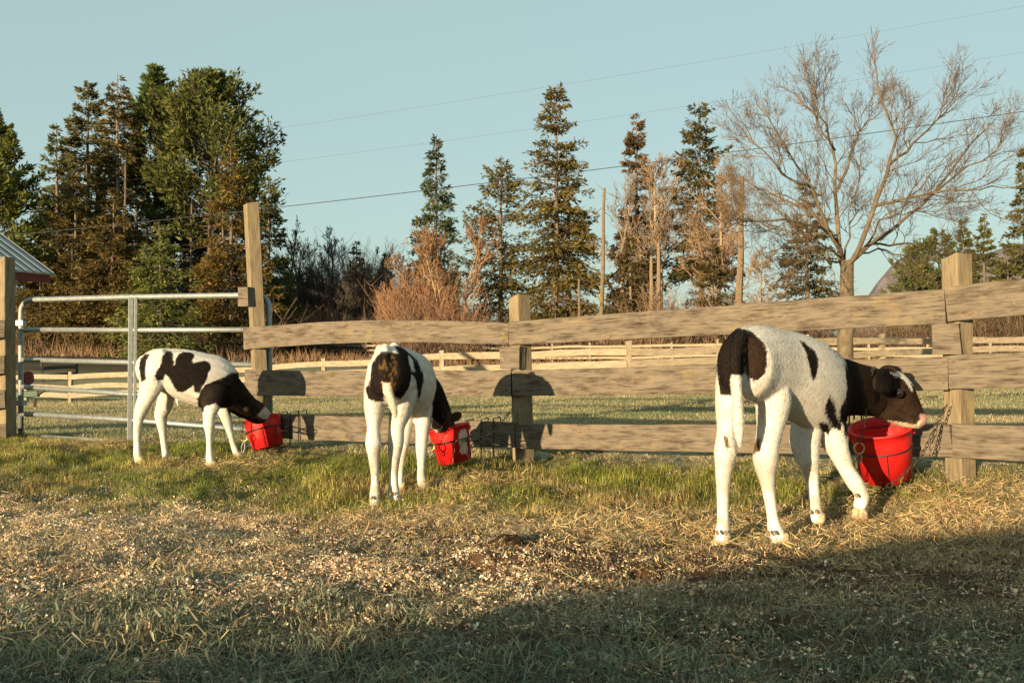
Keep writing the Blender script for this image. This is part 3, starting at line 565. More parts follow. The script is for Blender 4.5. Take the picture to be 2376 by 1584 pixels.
def thicket(name, label, x0, x1, d0, d1, h0, h1, n, c0, seed, r=.03):
    rng = np.random.default_rng(seed); x = rng.uniform(x0, x1, n); d = rng.uniform(d0, d1, n); X = (x - CX) / F * d; z = gz0(X, d); u = (x - x0) / (x1 - x0)
    h = rng.uniform(h0, h1, n) * (.55 + .9 * fbm(x / 60, d / 7, 3, seed)) * np.clip(np.minimum(u, 1 - u) * 5 + .35, 0, 1)
    k = 5; t = np.linspace(0, 1, k); le = rng.normal(0, .22, (n, 2)) * h[:, None]; p = np.zeros((n, k, 3)); p[:, :, 0] = X[:, None] + le[:, :1] * t ** 1.6; p[:, :, 1] = d[:, None] + le[:, 1:] * t ** 1.6; p[:, :, 2] = z[:, None] - .1 + h[:, None] * t
    a = Acc(); V, f = tubes(p, r * np.array([1.3, 1, .8, .6, .35])[None].repeat(n, 0), 3, False); c = np.array(c0) * rng.uniform(.6, 1.4, (n, 1)); a.add(V, f, np.repeat(c, k * 3, 0))
    nb = 16; m = n * nb; pi = np.repeat(np.arange(n), nb); tt = rng.uniform(.2, 1, m); si = np.clip((tt * 4).astype(int), 0, 3); b = p[pi, si] * (1 - (tt * 4 - si))[:, None] + p[pi, si + 1] * (tt * 4 - si)[:, None]
    dv = rng.normal(0, 1, (m, 3)); dv[:, 2] = np.abs(dv[:, 2]) * .8 + .25; L = h[pi] * rng.uniform(.1, .32, m) * (1.2 - .6 * tt)
    pp = b[:, None] + nrm(dv)[:, None] * L[:, None, None] * np.array([0, .5, 1])[None, :, None]; pp[:, 1] += rng.normal(0, .06, (m, 3)) * L[:, None]; pp[:, 2, 2] += L * .15
    V, f = tubes(pp, r * np.array([.5, .4, .28])[None].repeat(m, 0), 3, False); a.add(V, f, np.repeat(c[pi], 9, 0))
    tag(put(name, a.mesh(name, M_bark)), label, 'thicket', 'stuff')
thicket('dark_thicket', 'leafless thicket with shade put into its dark colour, in the gap right of the pine grove', 630, 945, 80, 94, 4.5, 9.5, 1100, (.075, .06, .05), 61)  # dark twig colour stands in for the shade here
thicket('russet_thicket', 'russet leafless brush round the foot of the spire spruce', 880, 1130, 61, 66, 2.2, 5.2, 420, (.24, .13, .075), 62, .022)
thicket('brown_thicket', 'brown leafless brush under the birch and the ragged conifer', 1390, 1760, 57, 64, 1.5, 4.5, 480, (.19, .125, .08), 63, .022)

# ------------------------------------------------------------------ boards and fences
def frame_mat(o, ex, ez=(0, 0, 1)):
    ex = nrm(ex); ez = np.asarray(ez, float); ey = nrm(np.cross(ez, ex)); ez = np.cross(ex, ey)
    m = Matrix.Identity(4)
    for i in range(3): m[i][0], m[i][1], m[i][2], m[i][3] = ex[i], ey[i], ez[i], o[i]
    return m
def plank_mesh(L, th, w, rng, seg=10, bow=0.0, wob=.003, taper=None, bev=.003):
    """length along +X from 0, thickness along Y, width along Z; chamfered edges"""
    b = bev; ys = np.array([-th / 2 + b, th / 2 - b, th / 2, th / 2, th / 2 - b, -th / 2 + b, -th / 2, -th / 2]); zs = np.array([-w / 2, -w / 2, -w / 2 + b, w / 2 - b, w / 2, w / 2, w / 2 - b, -w / 2 + b])
    s = np.linspace(0, 1, seg + 1); V = np.zeros((seg + 1, 8, 3)); V[:, :, 0] = (s * L)[:, None]
    V[:, :, 1] = ys; sc = 1 if taper is None else np.interp(s, [0, 1], taper)[:, None]; V[:, :, 2] = zs * sc
    V[:, :, 2] += (bow * np.sin(np.pi * s))[:, None] + rng.normal(0, wob, (seg + 1, 2))[:, [0, 0, 0, 1, 1, 1, 1, 0]]; V[:, :, 1] += rng.normal(0, wob * .4, (seg + 1, 1))
    V[[0, -1], :, 0] += rng.normal(0, .004, (2, 8))
    i = np.arange((seg + 1) * 8).reshape(seg + 1, 8); a, c = i[:-1], i[1:]
    q = np.stack([a, c, np.roll(c, -1, 1), np.roll(a, -1, 1)], -1).reshape(-1, 4)
    return V.reshape(-1, 3), [q, i[:1], i[-1:, ::-1]]
def board(parent, name, p0, p1, th, w, mat, rng, seg=10, bow=0, wob=.003, taper=None, up=(0, 0, 1), mid=False):
    p0 = np.asarray(p0); p1 = np.asarray(p1); L = np.linalg.norm(p1 - p0)
    V, f = plank_mesh(L, th, w, rng, seg, bow, wob, taper)
    return put(name, mesh(name, V, f, None, False, mat), parent, mat4=frame_mat(p0, p1 - p0, up))
def post(parent, name, foot, top, sx, sy, rotz, mat, rng, slant=.02):
    """square post: local X is up so that the grain runs along it"""
    foot = np.asarray(foot); top = np.asarray(top); L = np.linalg.norm(top - foot)
    V, f = plank_mesh(L, sx, sy, rng, 6, 0, .0015, None, .006)
    V = V.reshape(7, 8, 3); V[-1, :, 0] += V[-1, :, 1] * slant * 8; V = V.reshape(-1, 3)
    ex = nrm(top - foot); ey = np.array([math.cos(rotz), math.sin(rotz), 0]); ez = nrm(np.cross(ex, ey)); ey = np.cross(ez, ex)
    m = Matrix.Identity(4)
    for i in range(3): m[i][0], m[i][1], m[i][2], m[i][3] = ex[i], ey[i], ez[i], foot[i]
    return put(name, mesh(name, V, f, None, False, mat), parent, mat4=m)

rng = np.random.default_rng(12)
D = lambda x, y, d: P(x * K, y * K, d)           # the same, from the 2352 px wide view
FL, FM, FR = np.array([-1.948, 7.6]), np.array([.039, 6.44]), np.array([2.2, 4.95])
FE = FR + nrm(FR - FM) * 2.6
fence = thing('board_fence', 'weathered three-board fence across the front behind the calves', 'fence', (.039, 6.44, GZ1(.039, 6.44)))
nF1 = nrm(np.array([-(FM - FL)[1], (FM - FL)[0]])); nF1 = -nF1 if nF1[1] > 0 else nF1
nF2 = nrm(np.array([-(FR - FM)[1], (FR - FM)[0]])); nF2 = -nF2 if nF2[1] > 0 else nF2
def dep(x, a, b):     # depth of the line a-b where picture column x meets it
    m = (x * K - CX) / F; dx, dy = b - a; t = (m * a[1] - a[0]) / (dx - m * dy); return a[1] + t * dy
def rail(x0, ya0, yb0, x1, ya1, yb1, A, B, bow=0, th=.042):
    d0, d1 = dep(x0, A, B), dep(x1, A, B)
    p0 = D(x0, (ya0 + yb0) / 2, d0); p1 = D(x1, (ya1 + yb1) / 2, d1); w0 = (yb0 - ya0) * K / F * d0; w1 = (yb1 - ya1) * K / F * d1
    return board(fence, 'plank', p0, p1, th, 1.0 * w0, M_rail, rng, 14, bow, .0012, (1, w1 / w0))
rail(563, 753, 803, 1170, 741, 792, FL, FM, .035)
rail(567, 849, 907, 1176, 850, 909, FL, FM, -.006)
rail(575, 947, 1004, 1186, 970, 1027, FL, FM, .0)
rail(1172, 739, 793, 2173, 664, 743, FM, FR, .0)
rail(1180, 851, 909, 2177, 818, 895, FM, FR, -.004)
rail(1189, 974, 1029, 2189, 974, 1049, FM, FR, .0)
E1 = D(2176, 664, FR[1])
def rail3(x0, ya0, yb0, x1, ya1, yb1): return rail(x0, ya0, yb0, x1, ya1, yb1, FR, FE)
rail3(2175, 659, 739, 2620, 610, 702); rail3(2180, 816, 893, 2620, 795, 888); rail3(2191, 973, 1050, 2620, 985, 1074)
off1, off2 = -nF1 * .075, -nF2 * .08
def fpost(x, ytop, base, sx, sy, rot, off, lean=0):
    c = np.array(base) + off; z0 = GZ1(*c) - .3
    top = D(x, ytop, c[1]); foot = np.array([top[0] + lean, c[1], z0]); return post(fence, 'post', foot, top, sx, sy, rot, M_post, rng)
fpost(577, 467, FL, .10, .10, math.radians(28), off1, .11)
fpost(1193, 681, FM, .095, .11, math.radians(-50), off2, .035)
fpost(2196, 589, FR, .10, .11, math.radians(-63), off2, .03)
NAIL = None
def nails(parent, x0, x1, ys, A, B):
    global NAIL
    if NAIL is None:
        a = Acc(); th = np.arange(8) / 8 * 2 * np.pi; r_ = np.stack([np.cos(th) * .0036, np.zeros(8), np.sin(th) * .0036], 1); a.add(np.concatenate([r_, r_ * [.7, 1, .7] - [0, .003, 0]]), [np.stack([np.arange(8), np.roll(np.arange(8), -1), np.roll(np.arange(8), -1) + 8, np.arange(8) + 8], -1), np.arange(8)[None] + 8]); NAIL = a.mesh('nail', M_wire)
    n_ = np.append(nrm(np.array([-(B - A)[1], (B - A)[0]])), 0); n_ = -n_ if n_[1] > 0 else n_
    for x in (x0, x1):
        for y in ys: put('nail', NAIL, parent, mat4=frame_mat(D(x, y, dep(x, A, B)) + n_ * .0215, np.append(nrm(B - A), 0)))
nails(fence, 1160, 1163, (752, 780), FL, FM); nails(fence, 1166, 1168, (862, 896), FL, FM); nails(fence, 1180, 1185, (752, 782), FM, FR); nails(fence, 1188, 1192, (863, 897), FM, FR)
nails(fence, 2160, 2164, (682, 728), FM, FR); nails(fence, 2168, 2170, (833, 880), FM, FR); nails(fence, 2185, 2190, (676, 722), FR, FE); nails(fence, 2190, 2194, (830, 878), FR, FE); nails(fence, 572, 590, (768, 790), FL, FM); nails(fence, 575, 595, (862, 895), FL, FM)
# filler blocks between the boards at the posts
def block(x0, x1, y0, y1, A, B, dd=0, th=.045, lab=None):
    d0, d1 = dep(x0, A, B) + dd, dep(x1, A, B) + dd
    return board(fence, 'block', D(x0, (y0 + y1) / 2, d0), D(x1, (y0 + y1) / 2, d1), th, (y1 - y0) * K / F * d0, M_rail, rng, 3, 0, .001)
block(1154, 1199, 796, 847, FM, FR, .01, .06)
block(2141, 2207, 744, 814, FM, FR, .01, .06)
bb = D(571, 682, 7.48); board(fence, 'block', D(556, 682, 7.42), D(577, 682, 7.40), .11, 45 * K / F * 7.4, M_rail, rng, 2, 0, .001)

# corner post with plank ends at the far left
cf = thing('corner_fence', 'thick fence post with plank ends at the left edge beside the gate', 'fence', (*D(15, 1020, 8.5)[:2], 0))
b_ = D(18, 1024, 8.5); post(cf, 'post', b_ - [0, 0, .3], D(14, 594, 8.5), .105, .105, math.radians(-30), M_post, rng)
for y0, y1, xe in ((735, 775, 10), (815, 857, 11), (895, 937, 10), (974, 1016, 15)):
    p1 = D(xe, (y0 + y1) / 2, 8.36); board(cf, 'plank', p1 + np.array([-2.2, -.5, 0]), p1, .04, (y1 - y0) * K / F * 8.36, M_rail, rng, 4)

# field fences
def field_fence(label, pts, hts, post_h, spacing, mats, group, w=.14, pw=.1, tops=None, wobz=.03, matp=None):
    """pts: (picture column, depth) polyline; posts every spacing metres"""
    rg = np.random.default_rng(len(pts) * 31 + int(pts[0][1]))
    w2 = np.array([[(x - CX) / F * d, d] for x, d in pts]); seg = np.linalg.norm(np.diff(w2, axis=0), axis=1); cum = np.concatenate([[0], np.cumsum(seg)])
    n = max(2, int(round(cum[-1] / spacing)) + 1); s = np.linspace(0, cum[-1], n)
    X = np.interp(s, cum, w2[:, 0]); Y = np.interp(s, cum, w2[:, 1]); Z = gz0(X, Y)
    t = thing('field_fence', label, 'fence', (X[n // 2], Y[n // 2], Z[n // 2]), group)
    mp_ = matp or mats
    zr = [[Z[i] + h + rg.normal(0, wobz) for i in range(n)] for h in hts]
    for i in range(n):
        post(t, 'post', (X[i], Y[i], Z[i] - .3), (X[i] + rg.normal(0, .02), Y[i], Z[i] + post_h + rg.normal(0, .04)), pw, pw, rg.uniform(-.5, .5), mp_, rg)
    for k, h in enumerate(hts):
        for i in range(n - 1):
            dirn = nrm(np.array([X[i + 1] - X[i], Y[i + 1] - Y[i]])); nn = np.array([dirn[1], -dirn[0]]); nn = nn if nn[1] < 0 else -nn; o = np.append(nn * (pw * .5 + .02), 0)
            a = np.array([X[i], Y[i], zr[k][i]]) + o; b = np.array([X[i + 1], Y[i + 1], zr[k][i + 1]]) + o; e = nrm(b - a) * .006
            board(t, 'plank', a + e, b - e, .03, w, mats, rg, 3, rg.normal(0, .02), .004)
    return t
field_fence('nearer field fence of pale boards seen between the front boards', [(-120, 35), (165, 31), (646, 28), (845, 26), (1030, 23.5), (1240, 22), (1455, 21), (1680, 21.5), (1934, 23.5), (2240, 25), (2600, 26)], (.24, .53, .82), 1.0, 2.45, M_far, 'field fences', .15, .11)
field_fence('farther field fence of four thin rails along the foot of the trees', [(560, 73), (835, 66), (1300, 56), (1690, 50), (2000, 46), (2450, 42)], (.2, .5, .8, 1.1), 1.3, 2.5, M_far, 'field fences', .13, .09)
field_fence('short board fence in the hollow, shade put into its dark boards, seen through the left of the gate', [(-100, 40), (60, 41), (178, 43)], (.3, .6, .9), 1.1, 1.9, M_dark, 'field fences', .15, .09)  # dark material paints in the shade lying on this fence

# ------------------------------------------------------------------ gate
gate = thing('metal_gate', 'galvanised tubular farm gate closed between the two tall posts', 'gate', (*D(300, 1010, 8.1)[:2], 0))
gl, gr_ = 8.72, 7.72
def gp(x, y, xs=(48, 617)): t = (x - xs[0]) / (xs[1] - xs[0]); inv = (1 - t) / gl + t / gr_; return D(x, y, 1 / inv)
def tube(parent, name, pts, r, mat, m=10, col=None, smooth=True):
    a = Acc(); rod(a, pts, r, m); return put(name, a.mesh(name, mat, smooth), parent)
def arc(c, r, a0, a1, n=7): return [(c[0] + r * math.cos(math.radians(a)), c[1] - r * math.sin(math.radians(a))) for a in np.linspace(a0, a1, n)]
fr = [(48, 1001), (48, 850), (48, 720)] + arc((76, 716), 28, 180, 95) + [(300, 682), (560, 678)] + arc((590, 706), 28, 88, 0) + [(619, 840), (621, 1008), (560, 1030), (300, 1016), (48, 1001)]
tube(gate, 'outer_tube', [gp(*p) for p in fr], .0225, M_galv, 12)
for ya, ym, yb in ((757, 758, 757), (826, 832, 838), (888, 905, 915), (950, 964, 990)):
    tube(gate, 'cross_tube', [gp(50, ya), gp(300, ym), gp(617, yb)], .021, M_galv, 12)
for x, w_ in ((304, .03), (315, .02)):
    a = Acc(); p0, p1 = gp(x, 684) + [0, -.03, 0], gp(x - 3, 1016) + [0, -.03, 0]; c = (p0 + p1) / 2
    V, f = plank_mesh(np.linalg.norm(p1 - p0), .012, w_ * 1.25, rng, 3, 0, 0, None, .002)
    put('brace', mesh('brace', V, f, None, False, M_galv), gate, mat4=frame_mat(p0, p1 - p0, (1, .45, 0)))
for y in (742, 925):
    a = Acc(); box(a, gp(48, y) + [0, -.005, 0], (.075, .075, .045)); box(a, gp(44, y) + [-.04, 0, 0], (.07, .02, .03)); put('hinge_clamp', a.mesh('hinge_clamp', M_galv), gate)

# ------------------------------------------------------------------ roofed shed at the left edge
def shed():
    c0 = D(124, 629, 14.0); t = thing('shed', 'low shed at the left edge with ribbed metal roof and maroon fascia', 'shed', (*c0[:2], GZ1(*c0[:2])))
    ph = nrm(np.array([-.9, .4, 0])); el_ = nrm(np.array([-.4, -.9, 0])); up = nrm(ph + np.array([0, 0, .57])); nn = nrm(np.cross(up, el_)); nn = nn if nn[2] > 0 else -nn
    L, S = 2.4, 3.0; p = c0 + [0, 0, .0]
    a = Acc(); 
    cs = [p, p + el_ * L, p + el_ * L + up * S, p + up * S]; V = np.array(cs + [v - nn * .02 for v in cs])
    a.add(V, np.array([[0, 1, 2, 3], [7, 6, 5, 4], [0, 4, 5, 1], [1, 5, 6, 2], [2, 6, 7, 3], [3, 7, 4, 0]])); ro = put('roof', a.mesh('roof', M_roof), t)
    for i in range(16):
        b0 = p + el_ * (.02 + i * .15) + nn * .012; a = Acc(); V, f = plank_mesh(S, .024, .03, rng, 1, 0, 0, None, .008)
        o = put('rib', mesh('rib', V, f, None, False, M_roof), ro, mat4=frame_mat(b0 - up * .01, up, nn))
    a = Acc(); m_ = np.array([el_, nrm(np.cross([0, 0, 1], el_)), [0, 0, 1]]).T
    box(a, p + el_ * (L / 2 + .04) - [0, 0, .075] + ph * .04, (L, .03, .11), None, m_); put('fascia', a.mesh('fascia', M_fascia), t)
    a = Acc(); box(a, p + el_ * (L / 2 + .25) - [0, 0, .04] + ph * .3, (L, .5, .02), None, m_); put('soffit', a.mesh('soffit', M_dark), t)
    zb = GZ1(*c0[:2]); H = c0[2] - zb
    for sft in (1.05, 3.0):
        a = Acc(); b = p + el_ * sft + ph * .4; box(a, (b[0], b[1], zb + H / 2 - .1), (.12, .12, H - .1)); put('post', a.mesh('post', M_dark), t)
    a = Acc(); b = p + el_ * 2.1 + ph * 2.2; box(a, (b[0], b[1], zb + H * .6), (2.2, .06, H * 1.2), None, m_); put('wall', a.mesh('wall', M_fascia), t)
shed()

# farm implement behind the gate
def implement():
    c = D(62, 873, 19.0); t = thing('farm_implement', 'dark red wheel and green beam of a farm implement behind the gate', 'implement', (*c[:2], GZ1(*c[:2])))
    s = F / 19.0; th = np.linspace(0, 2 * np.pi, 25); r = 13 * K / s
    a = Acc(); rod(a, np.stack([c[0] + .02 * np.ones(25), c[1] + r * .5 * np.cos(th), c[2] + r * np.sin(th)], 1) if False else np.stack([c[0] + r * .62 * np.cos(th), c[1] + r * .7 * np.cos(th), c[2] + .04 + r * np.sin(th)], 1), .035, 8); put('tyre', a.mesh('tyre', M_wheel, True), t)
    a = Acc(); ring = np.stack([c[0] + r * .6 * np.cos(th), c[1] + r * .68 * np.cos(th), c[2] + .04 + r * .95 * np.sin(th)], 1)[:-1]; V = np.concatenate([ring + [.02, -.02, 0], ring + [-.02, .02, 0]]); k = len(ring)
    a.add(V, [np.arange(k)[None], (np.arange(k)[::-1] + k)[None]]); put('wheel_disc', a.mesh('wheel_disc', M_wheel), t)
    p0, p1 = D(20, 908, 19), D(88, 903, 19); V, f = plank_mesh(np.linalg.norm(p1 - p0), .1, .13, rng, 2, 0, 0, None, .015); put('beam', mesh('beam', V, f, None, False, M_frame), t, mat4=frame_mat(p0, p1 - p0))
    p0, p1 = D(86, 903, 19), D(102, 897, 19); V, f = plank_mesh(np.linalg.norm(p1 - p0), .08, .09, rng, 2, 0, 0, (1, .4), .01); put('hitch', mesh('hitch', V, f, None, False, M_dark), t, mat4=frame_mat(p0, p1 - p0))
    for x in (45, 80):
        p = D(x, 915, 19); a = Acc(); zb = GZ1(p[0], p[1]); rod(a, [p, [p[0], p[1], zb - .05]], .03); put('leg', a.mesh('leg', M_dark), t)
implement()

# ------------------------------------------------------------------ overhead cables
def cable(label, pts, r, d=32):
    p = np.array(pts, float); xs = np.linspace(p[0, 0], p[-1, 0], 40)
    c = np.polyfit(p[:, 0], p[:, 1], 2); ys = np.polyval(c, xs); a = Acc(); rod(a, [D(x, y, d) for x, y in zip(xs, ys)], r, 6)
    tag(put('overhead_cable', a.mesh('overhead_cable', M_cable, True)), label, 'cable', None, 'overhead cables')
cable('thick lowest overhead cable passing behind the orchard tree top', [(-200, 560), (420, 503), (660, 476), (970, 440), (1360, 388), (1690, 345), (2352, 255), (2600, 222)], .012)
cable('thin middle overhead cable between the thick one and the top one', [(-200, 470), (0, 445), (630, 373), (1220, 295), (1640, 238), (2352, 120), (2600, 75)], .0025)
cable('thin topmost overhead cable across the open sky', [(100, 372), (620, 297), (1270, 200), (2000, 75), (2352, 13), (2600, -30)], .0025)

# ------------------------------------------------------------------ calves
def catmull(p, n):
    p = np.asarray(p, float); k = len(p); s = np.linspace(0, k - 1, n); i = np.clip(s.astype(int), 0, k - 2); t = (s - i)[:, None]
    g = lambda j: p[np.clip(j, 0, k - 1)]
    p0, p1, p2, p3 = g(i - 1), g(i), g(i + 1), g(i + 2)
    return .5 * (2 * p1 + (p2 - p0) * t + (2 * p0 - 5 * p1 + 4 * p2 - p3) * t ** 2 + (3 * p1 - p0 - 3 * p2 + p3) * t ** 3)
def loft(acc, st, side, n=18, sub=5, cap=.8):
    """st rows: x,y,z,a(half width along side),b(half height)"""
    st = catmull(st, (len(st) - 1) * sub + 1) if len(st) > 2 else np.asarray(st, float)
    c = st[:, :3]; a = np.maximum(st[:, 3], .004); b = np.maximum(st[:, 4], .004); t = nrm(np.gradient(c, axis=0))
    # rounded caps
    def capst(i, sgn):
        r = cap * min(a[i], b[i]); ph = np.array([.35, .7, .95]) if sgn > 0 else np.array([.95, .7, .35])
        return c[i] + sgn * t[i] * (r * ph)[:, None], a[i] * np.sqrt(1 - ph ** 2 * .98), b[i] * np.sqrt(1 - ph ** 2 * .98), np.repeat(t[i][None], 3, 0)
    c0, a0, b0, t0 = capst(0, -1); c1, a1, b1, t1 = capst(-1, 1)
    c = np.concatenate([c0, c, c1]); a = np.concatenate([a0, a, a1]); b = np.concatenate([b0, b, b1]); t = np.concatenate([t0, t, t1])
    sd = np.asarray(side, float); s = nrm(sd - (t @ sd)[:, None] * t); u = np.cross(t, s)
    th = np.arange(n) / n * 2 * np.pi
    V = c[:, None] + s[:, None] * (a[:, None] * np.cos(th))[..., None] + u[:, None] * (b[:, None] * np.sin(th))[..., None]
    k = len(c); i = np.arange(k * n).reshape(k, n); q = np.stack([i[:-1], np.roll(i[:-1], -1, 1), np.roll(i[1:], -1, 1), i[1:]], -1).reshape(-1, 4)
    acc.add(V.reshape(-1, 3), [q, i[:1, ::-1], i[-1:]])
def inpoly(u, v, poly):
    poly = np.asarray(poly, float); ins = np.zeros(u.shape, bool); x, y = poly[:, 0], poly[:, 1]; j = len(poly) - 1
    for i in range(len(poly)):
        c = ((y[i] > v) != (y[j] > v)) & (u < (x[j] - x[i]) * (v - y[i]) / (y[j] - y[i] + 1e-9) + x[i]); ins ^= c; j = i
    return ins

def remesh(acc, vox, it):
    me = acc.mesh('tmp'); o = bpy.data.objects.new('tmp', me); COL.objects.link(o)
    m = o.modifiers.new('r', 'REMESH'); m.mode = 'VOXEL'; m.voxel_size = vox; m.use_smooth_shade = True
    s = o.modifiers.new('s', 'SMOOTH'); s.factor = .5; s.iterations = it
    dg = bpy.context.evaluated_depsgraph_get(); r = bpy.data.meshes.new_from_object(o.evaluated_get(dg))
    bpy.data.objects.remove(o); bpy.data.meshes.remove(me)
    for a in [a.name for a in r.color_attributes]: r.color_attributes.remove(r.color_attributes[a])
    return r

WHITE = np.array([.61, .575, .51]); BLACK = np.array([.014, .010, .008]); BROWN = np.array([.030, .017, .010])
def calf(label, crop, parts, limbs, paint, axis_v, hooves, seed, furdens=1.0, vox=.0075, lk=.90, dm=lambda d: d, bumps=(), dews=(), eyes=(), ears=()):
    x0, y0, sc = crop; rg = np.random.default_rng(seed)
    Q = lambda cx, cy, d: P(x0 + cx / sc, y0 + cy / sc, dm(d))
    acc = Acc(); ax = nrm(np.array([axis_v[0], axis_v[1], 0.])); lat = np.array([ax[1], -ax[0], 0])
    foot = np.mean([Q(*h[:3]) for h in hooves], 0)
    t = thing('calf', label, 'calf', (foot[0], foot[1], GZ1(foot[0], foot[1])), 'calves feeding at the fence')
    for st in parts:                       # torso, neck, head, tail, ears: (cx, cy, d, half width in m, half height in crop px)
        side = lat if not isinstance(st[0], str) else (np.array([0, 1., 0]) if st[0] == 'cam' else np.array([1., 0, 0])); rows = st if not isinstance(st[0], str) else st[1:]
        loft(acc, [(*Q(r[0], r[1], r[2]), r[3], r[4] / sc / F * dm(r[2])) for r in rows], side)
    for st in limbs:
        rr = np.array([r[3] for r in st], float); av = np.convolve(np.pad(rr, 1, mode='edge'), [.33, .34, .33], 'valid'); rr = np.where(np.arange(len(rr)) > 1, rr + 1.1 * (rr - av), rr); st = [(r[0], r[1], r[2], q, *r[4:]) for r, q in zip(st, rr)]                       # limbs: (cx, cy, d, radius in crop px, depth factor)
        loft(acc, [(*Q(r[0], r[1], r[2]), r[3] / sc / F * dm(r[2]) * lk, r[3] / sc / F * dm(r[2]) * lk * (r[4] if len(r) > 4 else 1.1)) for r in st], (1, 0, 0), 14, 4, .5)
    for cx, cy, d, r1, r2 in bumps: loft(acc, [(*(Q(cx, cy, d) - [0, 0, r2 * .6]), r1, r1), (*Q(cx, cy, d), r1 * 1.1, r1 * 1.1), (*(Q(cx, cy, d) + [0, 0, r2 * .6]), r1 * .8, r1 * .8)], (1, 0, 0), 12, 3)
    me = remesh(acc, vox, 4)
    n = len(me.vertices); co = np.empty(n * 3, np.float32); me.vertices.foreach_get('co', co); co = co.reshape(-1, 3).astype(float)
    no = np.empty(n * 3, np.float32); me.vertices.foreach_get('normal', no); no = no.reshape(-1, 3).astype(float)
    def colour(p, nn, jit=0):
        u = ((p[:, 0] / p[:, 1] * F + CX) - x0) * sc; v = ((HY - (p[:, 2] - EYE) / p[:, 1] * F) - y0) * sc
        wob = sc * 3.0; u = u + (fbm(p[:, 0] * 28 + p[:, 1] * 11, p[:, 2] * 28, 3, 4) - .45) * wob * 2 + rg.normal(0, 1, len(u)) * jit; v = v + (fbm(p[:, 0] * 28, p[:, 2] * 28 + p[:, 1] * 17, 3, 9) - .45) * wob * 2 + rg.normal(0, 1, len(u)) * jit
        return paint(u, v, p, nn, lat, ax)
    c = colour(co, no); setcol(me, c); me.materials.clear(); me.materials.append(M_hide)
    body = put('body', me, t)
    # coat of short hairs
    me.calc_loop_triangles(); nt_ = len(me.loop_triangles); tri = np.empty(nt_ * 3, np.int32); me.loop_triangles.foreach_get('vertices', tri); tri = tri.reshape(-1, 3)
    A, B, C_ = co[tri[:, 0]], co[tri[:, 1]], co[tri[:, 2]]; ar = np.linalg.norm(np.cross(B - A, C_ - A), axis=1) / 2
    nh = int(ar.sum() * 64000 * furdens); ti = rg.choice(nt_, nh, p=ar / ar.sum()); r1 = np.sqrt(rg.random(nh))[:, None]; r2 = rg.random(nh)[:, None]
    p = A[ti] * (1 - r1) + B[ti] * r1 * (1 - r2) + C_[ti] * r1 * r2; nn = nrm(no[tri[ti]].mean(1))
    hc = colour(p, nn, sc * 1.5)
    g = -ax * .55 + np.array([0, 0, -.9]); tang = nrm(g[None] - (nn @ g)[:, None] * nn)
    clump = np.stack([fbm(p[:, 0] * 22, p[:, 2] * 22 + p[:, 1] * 15, 2, 31), fbm(p[:, 1] * 22, p[:, 2] * 22 + p[:, 0] * 15, 2, 37), fbm(p[:, 0] * 20 + 3, p[:, 1] * 20, 2, 41)], 1) - .38
    dv = nrm(nn * .07 + tang * .95 + clump * .14 + rg.normal(0, .09, (nh, 3)))
    low = np.clip((p[:, 2] - .05) / .4, 0, 1); Lh = rg.uniform(.007, .015, nh) * (.38 + .85 * low)
    p0 = p - nn * .001; p1 = p + dv * Lh[:, None] * .55; p2 = p + nrm(dv + tang * .35)* Lh[:, None]
    hc = hc * rg.uniform(.8, 1.12, (nh, 1))
    hcv = bpy.data.hair_curves.new('coat'); hcv.add_curves([3] * nh)
    hcv.attributes['position'].data.foreach_set('vector', np.stack([p0, p1, p2], 1).astype(np.float32).ravel())
    ra = hcv.attributes.get('radius') or hcv.attributes.new('radius', 'FLOAT', 'POINT'); ra.data.foreach_set('value', np.tile(np.array([.00036, .0003, .0001], np.float32), nh))
    ca = hcv.attributes.new('col', 'FLOAT_COLOR', 'CURVE'); ca.data.foreach_set('color', np.concatenate([hc, np.ones((nh, 1))], 1).astype(np.float32).ravel())
    hcv.materials.append(M_fur); ho = put('coat', hcv, t); ho['kind'] = 'stuff'
    # hooves: two claws each
    for cx, cy, d, tx, ty, col in hooves:
        b = Q(cx, cy, d); s = nrm(np.array([ax[1], -ax[0], 0])); fw = nrm(np.array([tx, ty, 0.]))
        a = Acc()
        for k_ in (-1, 1):
            o = s * .016 * k_
            loft(a, [(*(b + o + [0, 0, .034]), .015, .02), (*(b + o + [0, 0, .02] + fw * .008), .019, .026), (*(b + o + [0, 0, .004] + fw * .018), .017, .028)], s, 10, 3, .25)
        put('hoof', a.mesh('hoof', M_hoof, True), t)
    for cx, cy, d in dews:
        a = Acc(); b = Q(cx, cy, d); loft(a, [(*(b + [0, .016, .005]), .006, .006), (*(b + [0, .006, 0]), .0065, .007), (*(b + [0, 0, -.004]), .0045, .0045)], (1, 0, 0), 8, 2); put('dewclaw', a.mesh('dewclaw', M_dew, True), t)
    for cx, cy, d, r in eyes:
        b = Q(cx, cy, d); a = Acc(); th = np.linspace(0, np.pi, 9); ph = np.arange(14) / 14 * 2 * np.pi
        V = np.stack([np.outer(np.sin(th), np.cos(ph)), np.outer(np.sin(th), np.sin(ph)), np.outer(np.cos(th), np.ones(14))], -1).reshape(-1, 3) * r + b
        i = np.arange(9 * 14).reshape(9, 14); a.add(V, np.stack([i[:-1], i[1:], np.roll(i[1:], -1, 1), np.roll(i[:-1], -1, 1)], -1).reshape(-1, 4)); put('eye', a.mesh('eye', M_eye, True), t)
    return t

def blend(c, mask, new): c[mask] = new
def dirty(c, u, v, p, amt=.25):
    k = sstep(.48, .62, fbm(p[:, 0] * 14, p[:, 2] * 14 + p[:, 1] * 9, 4, 77)) * sstep(.55, .1, p[:, 2]) * amt
    return c * (1 - k[:, None]) + np.array([.30, .20, .11]) * k[:, None]

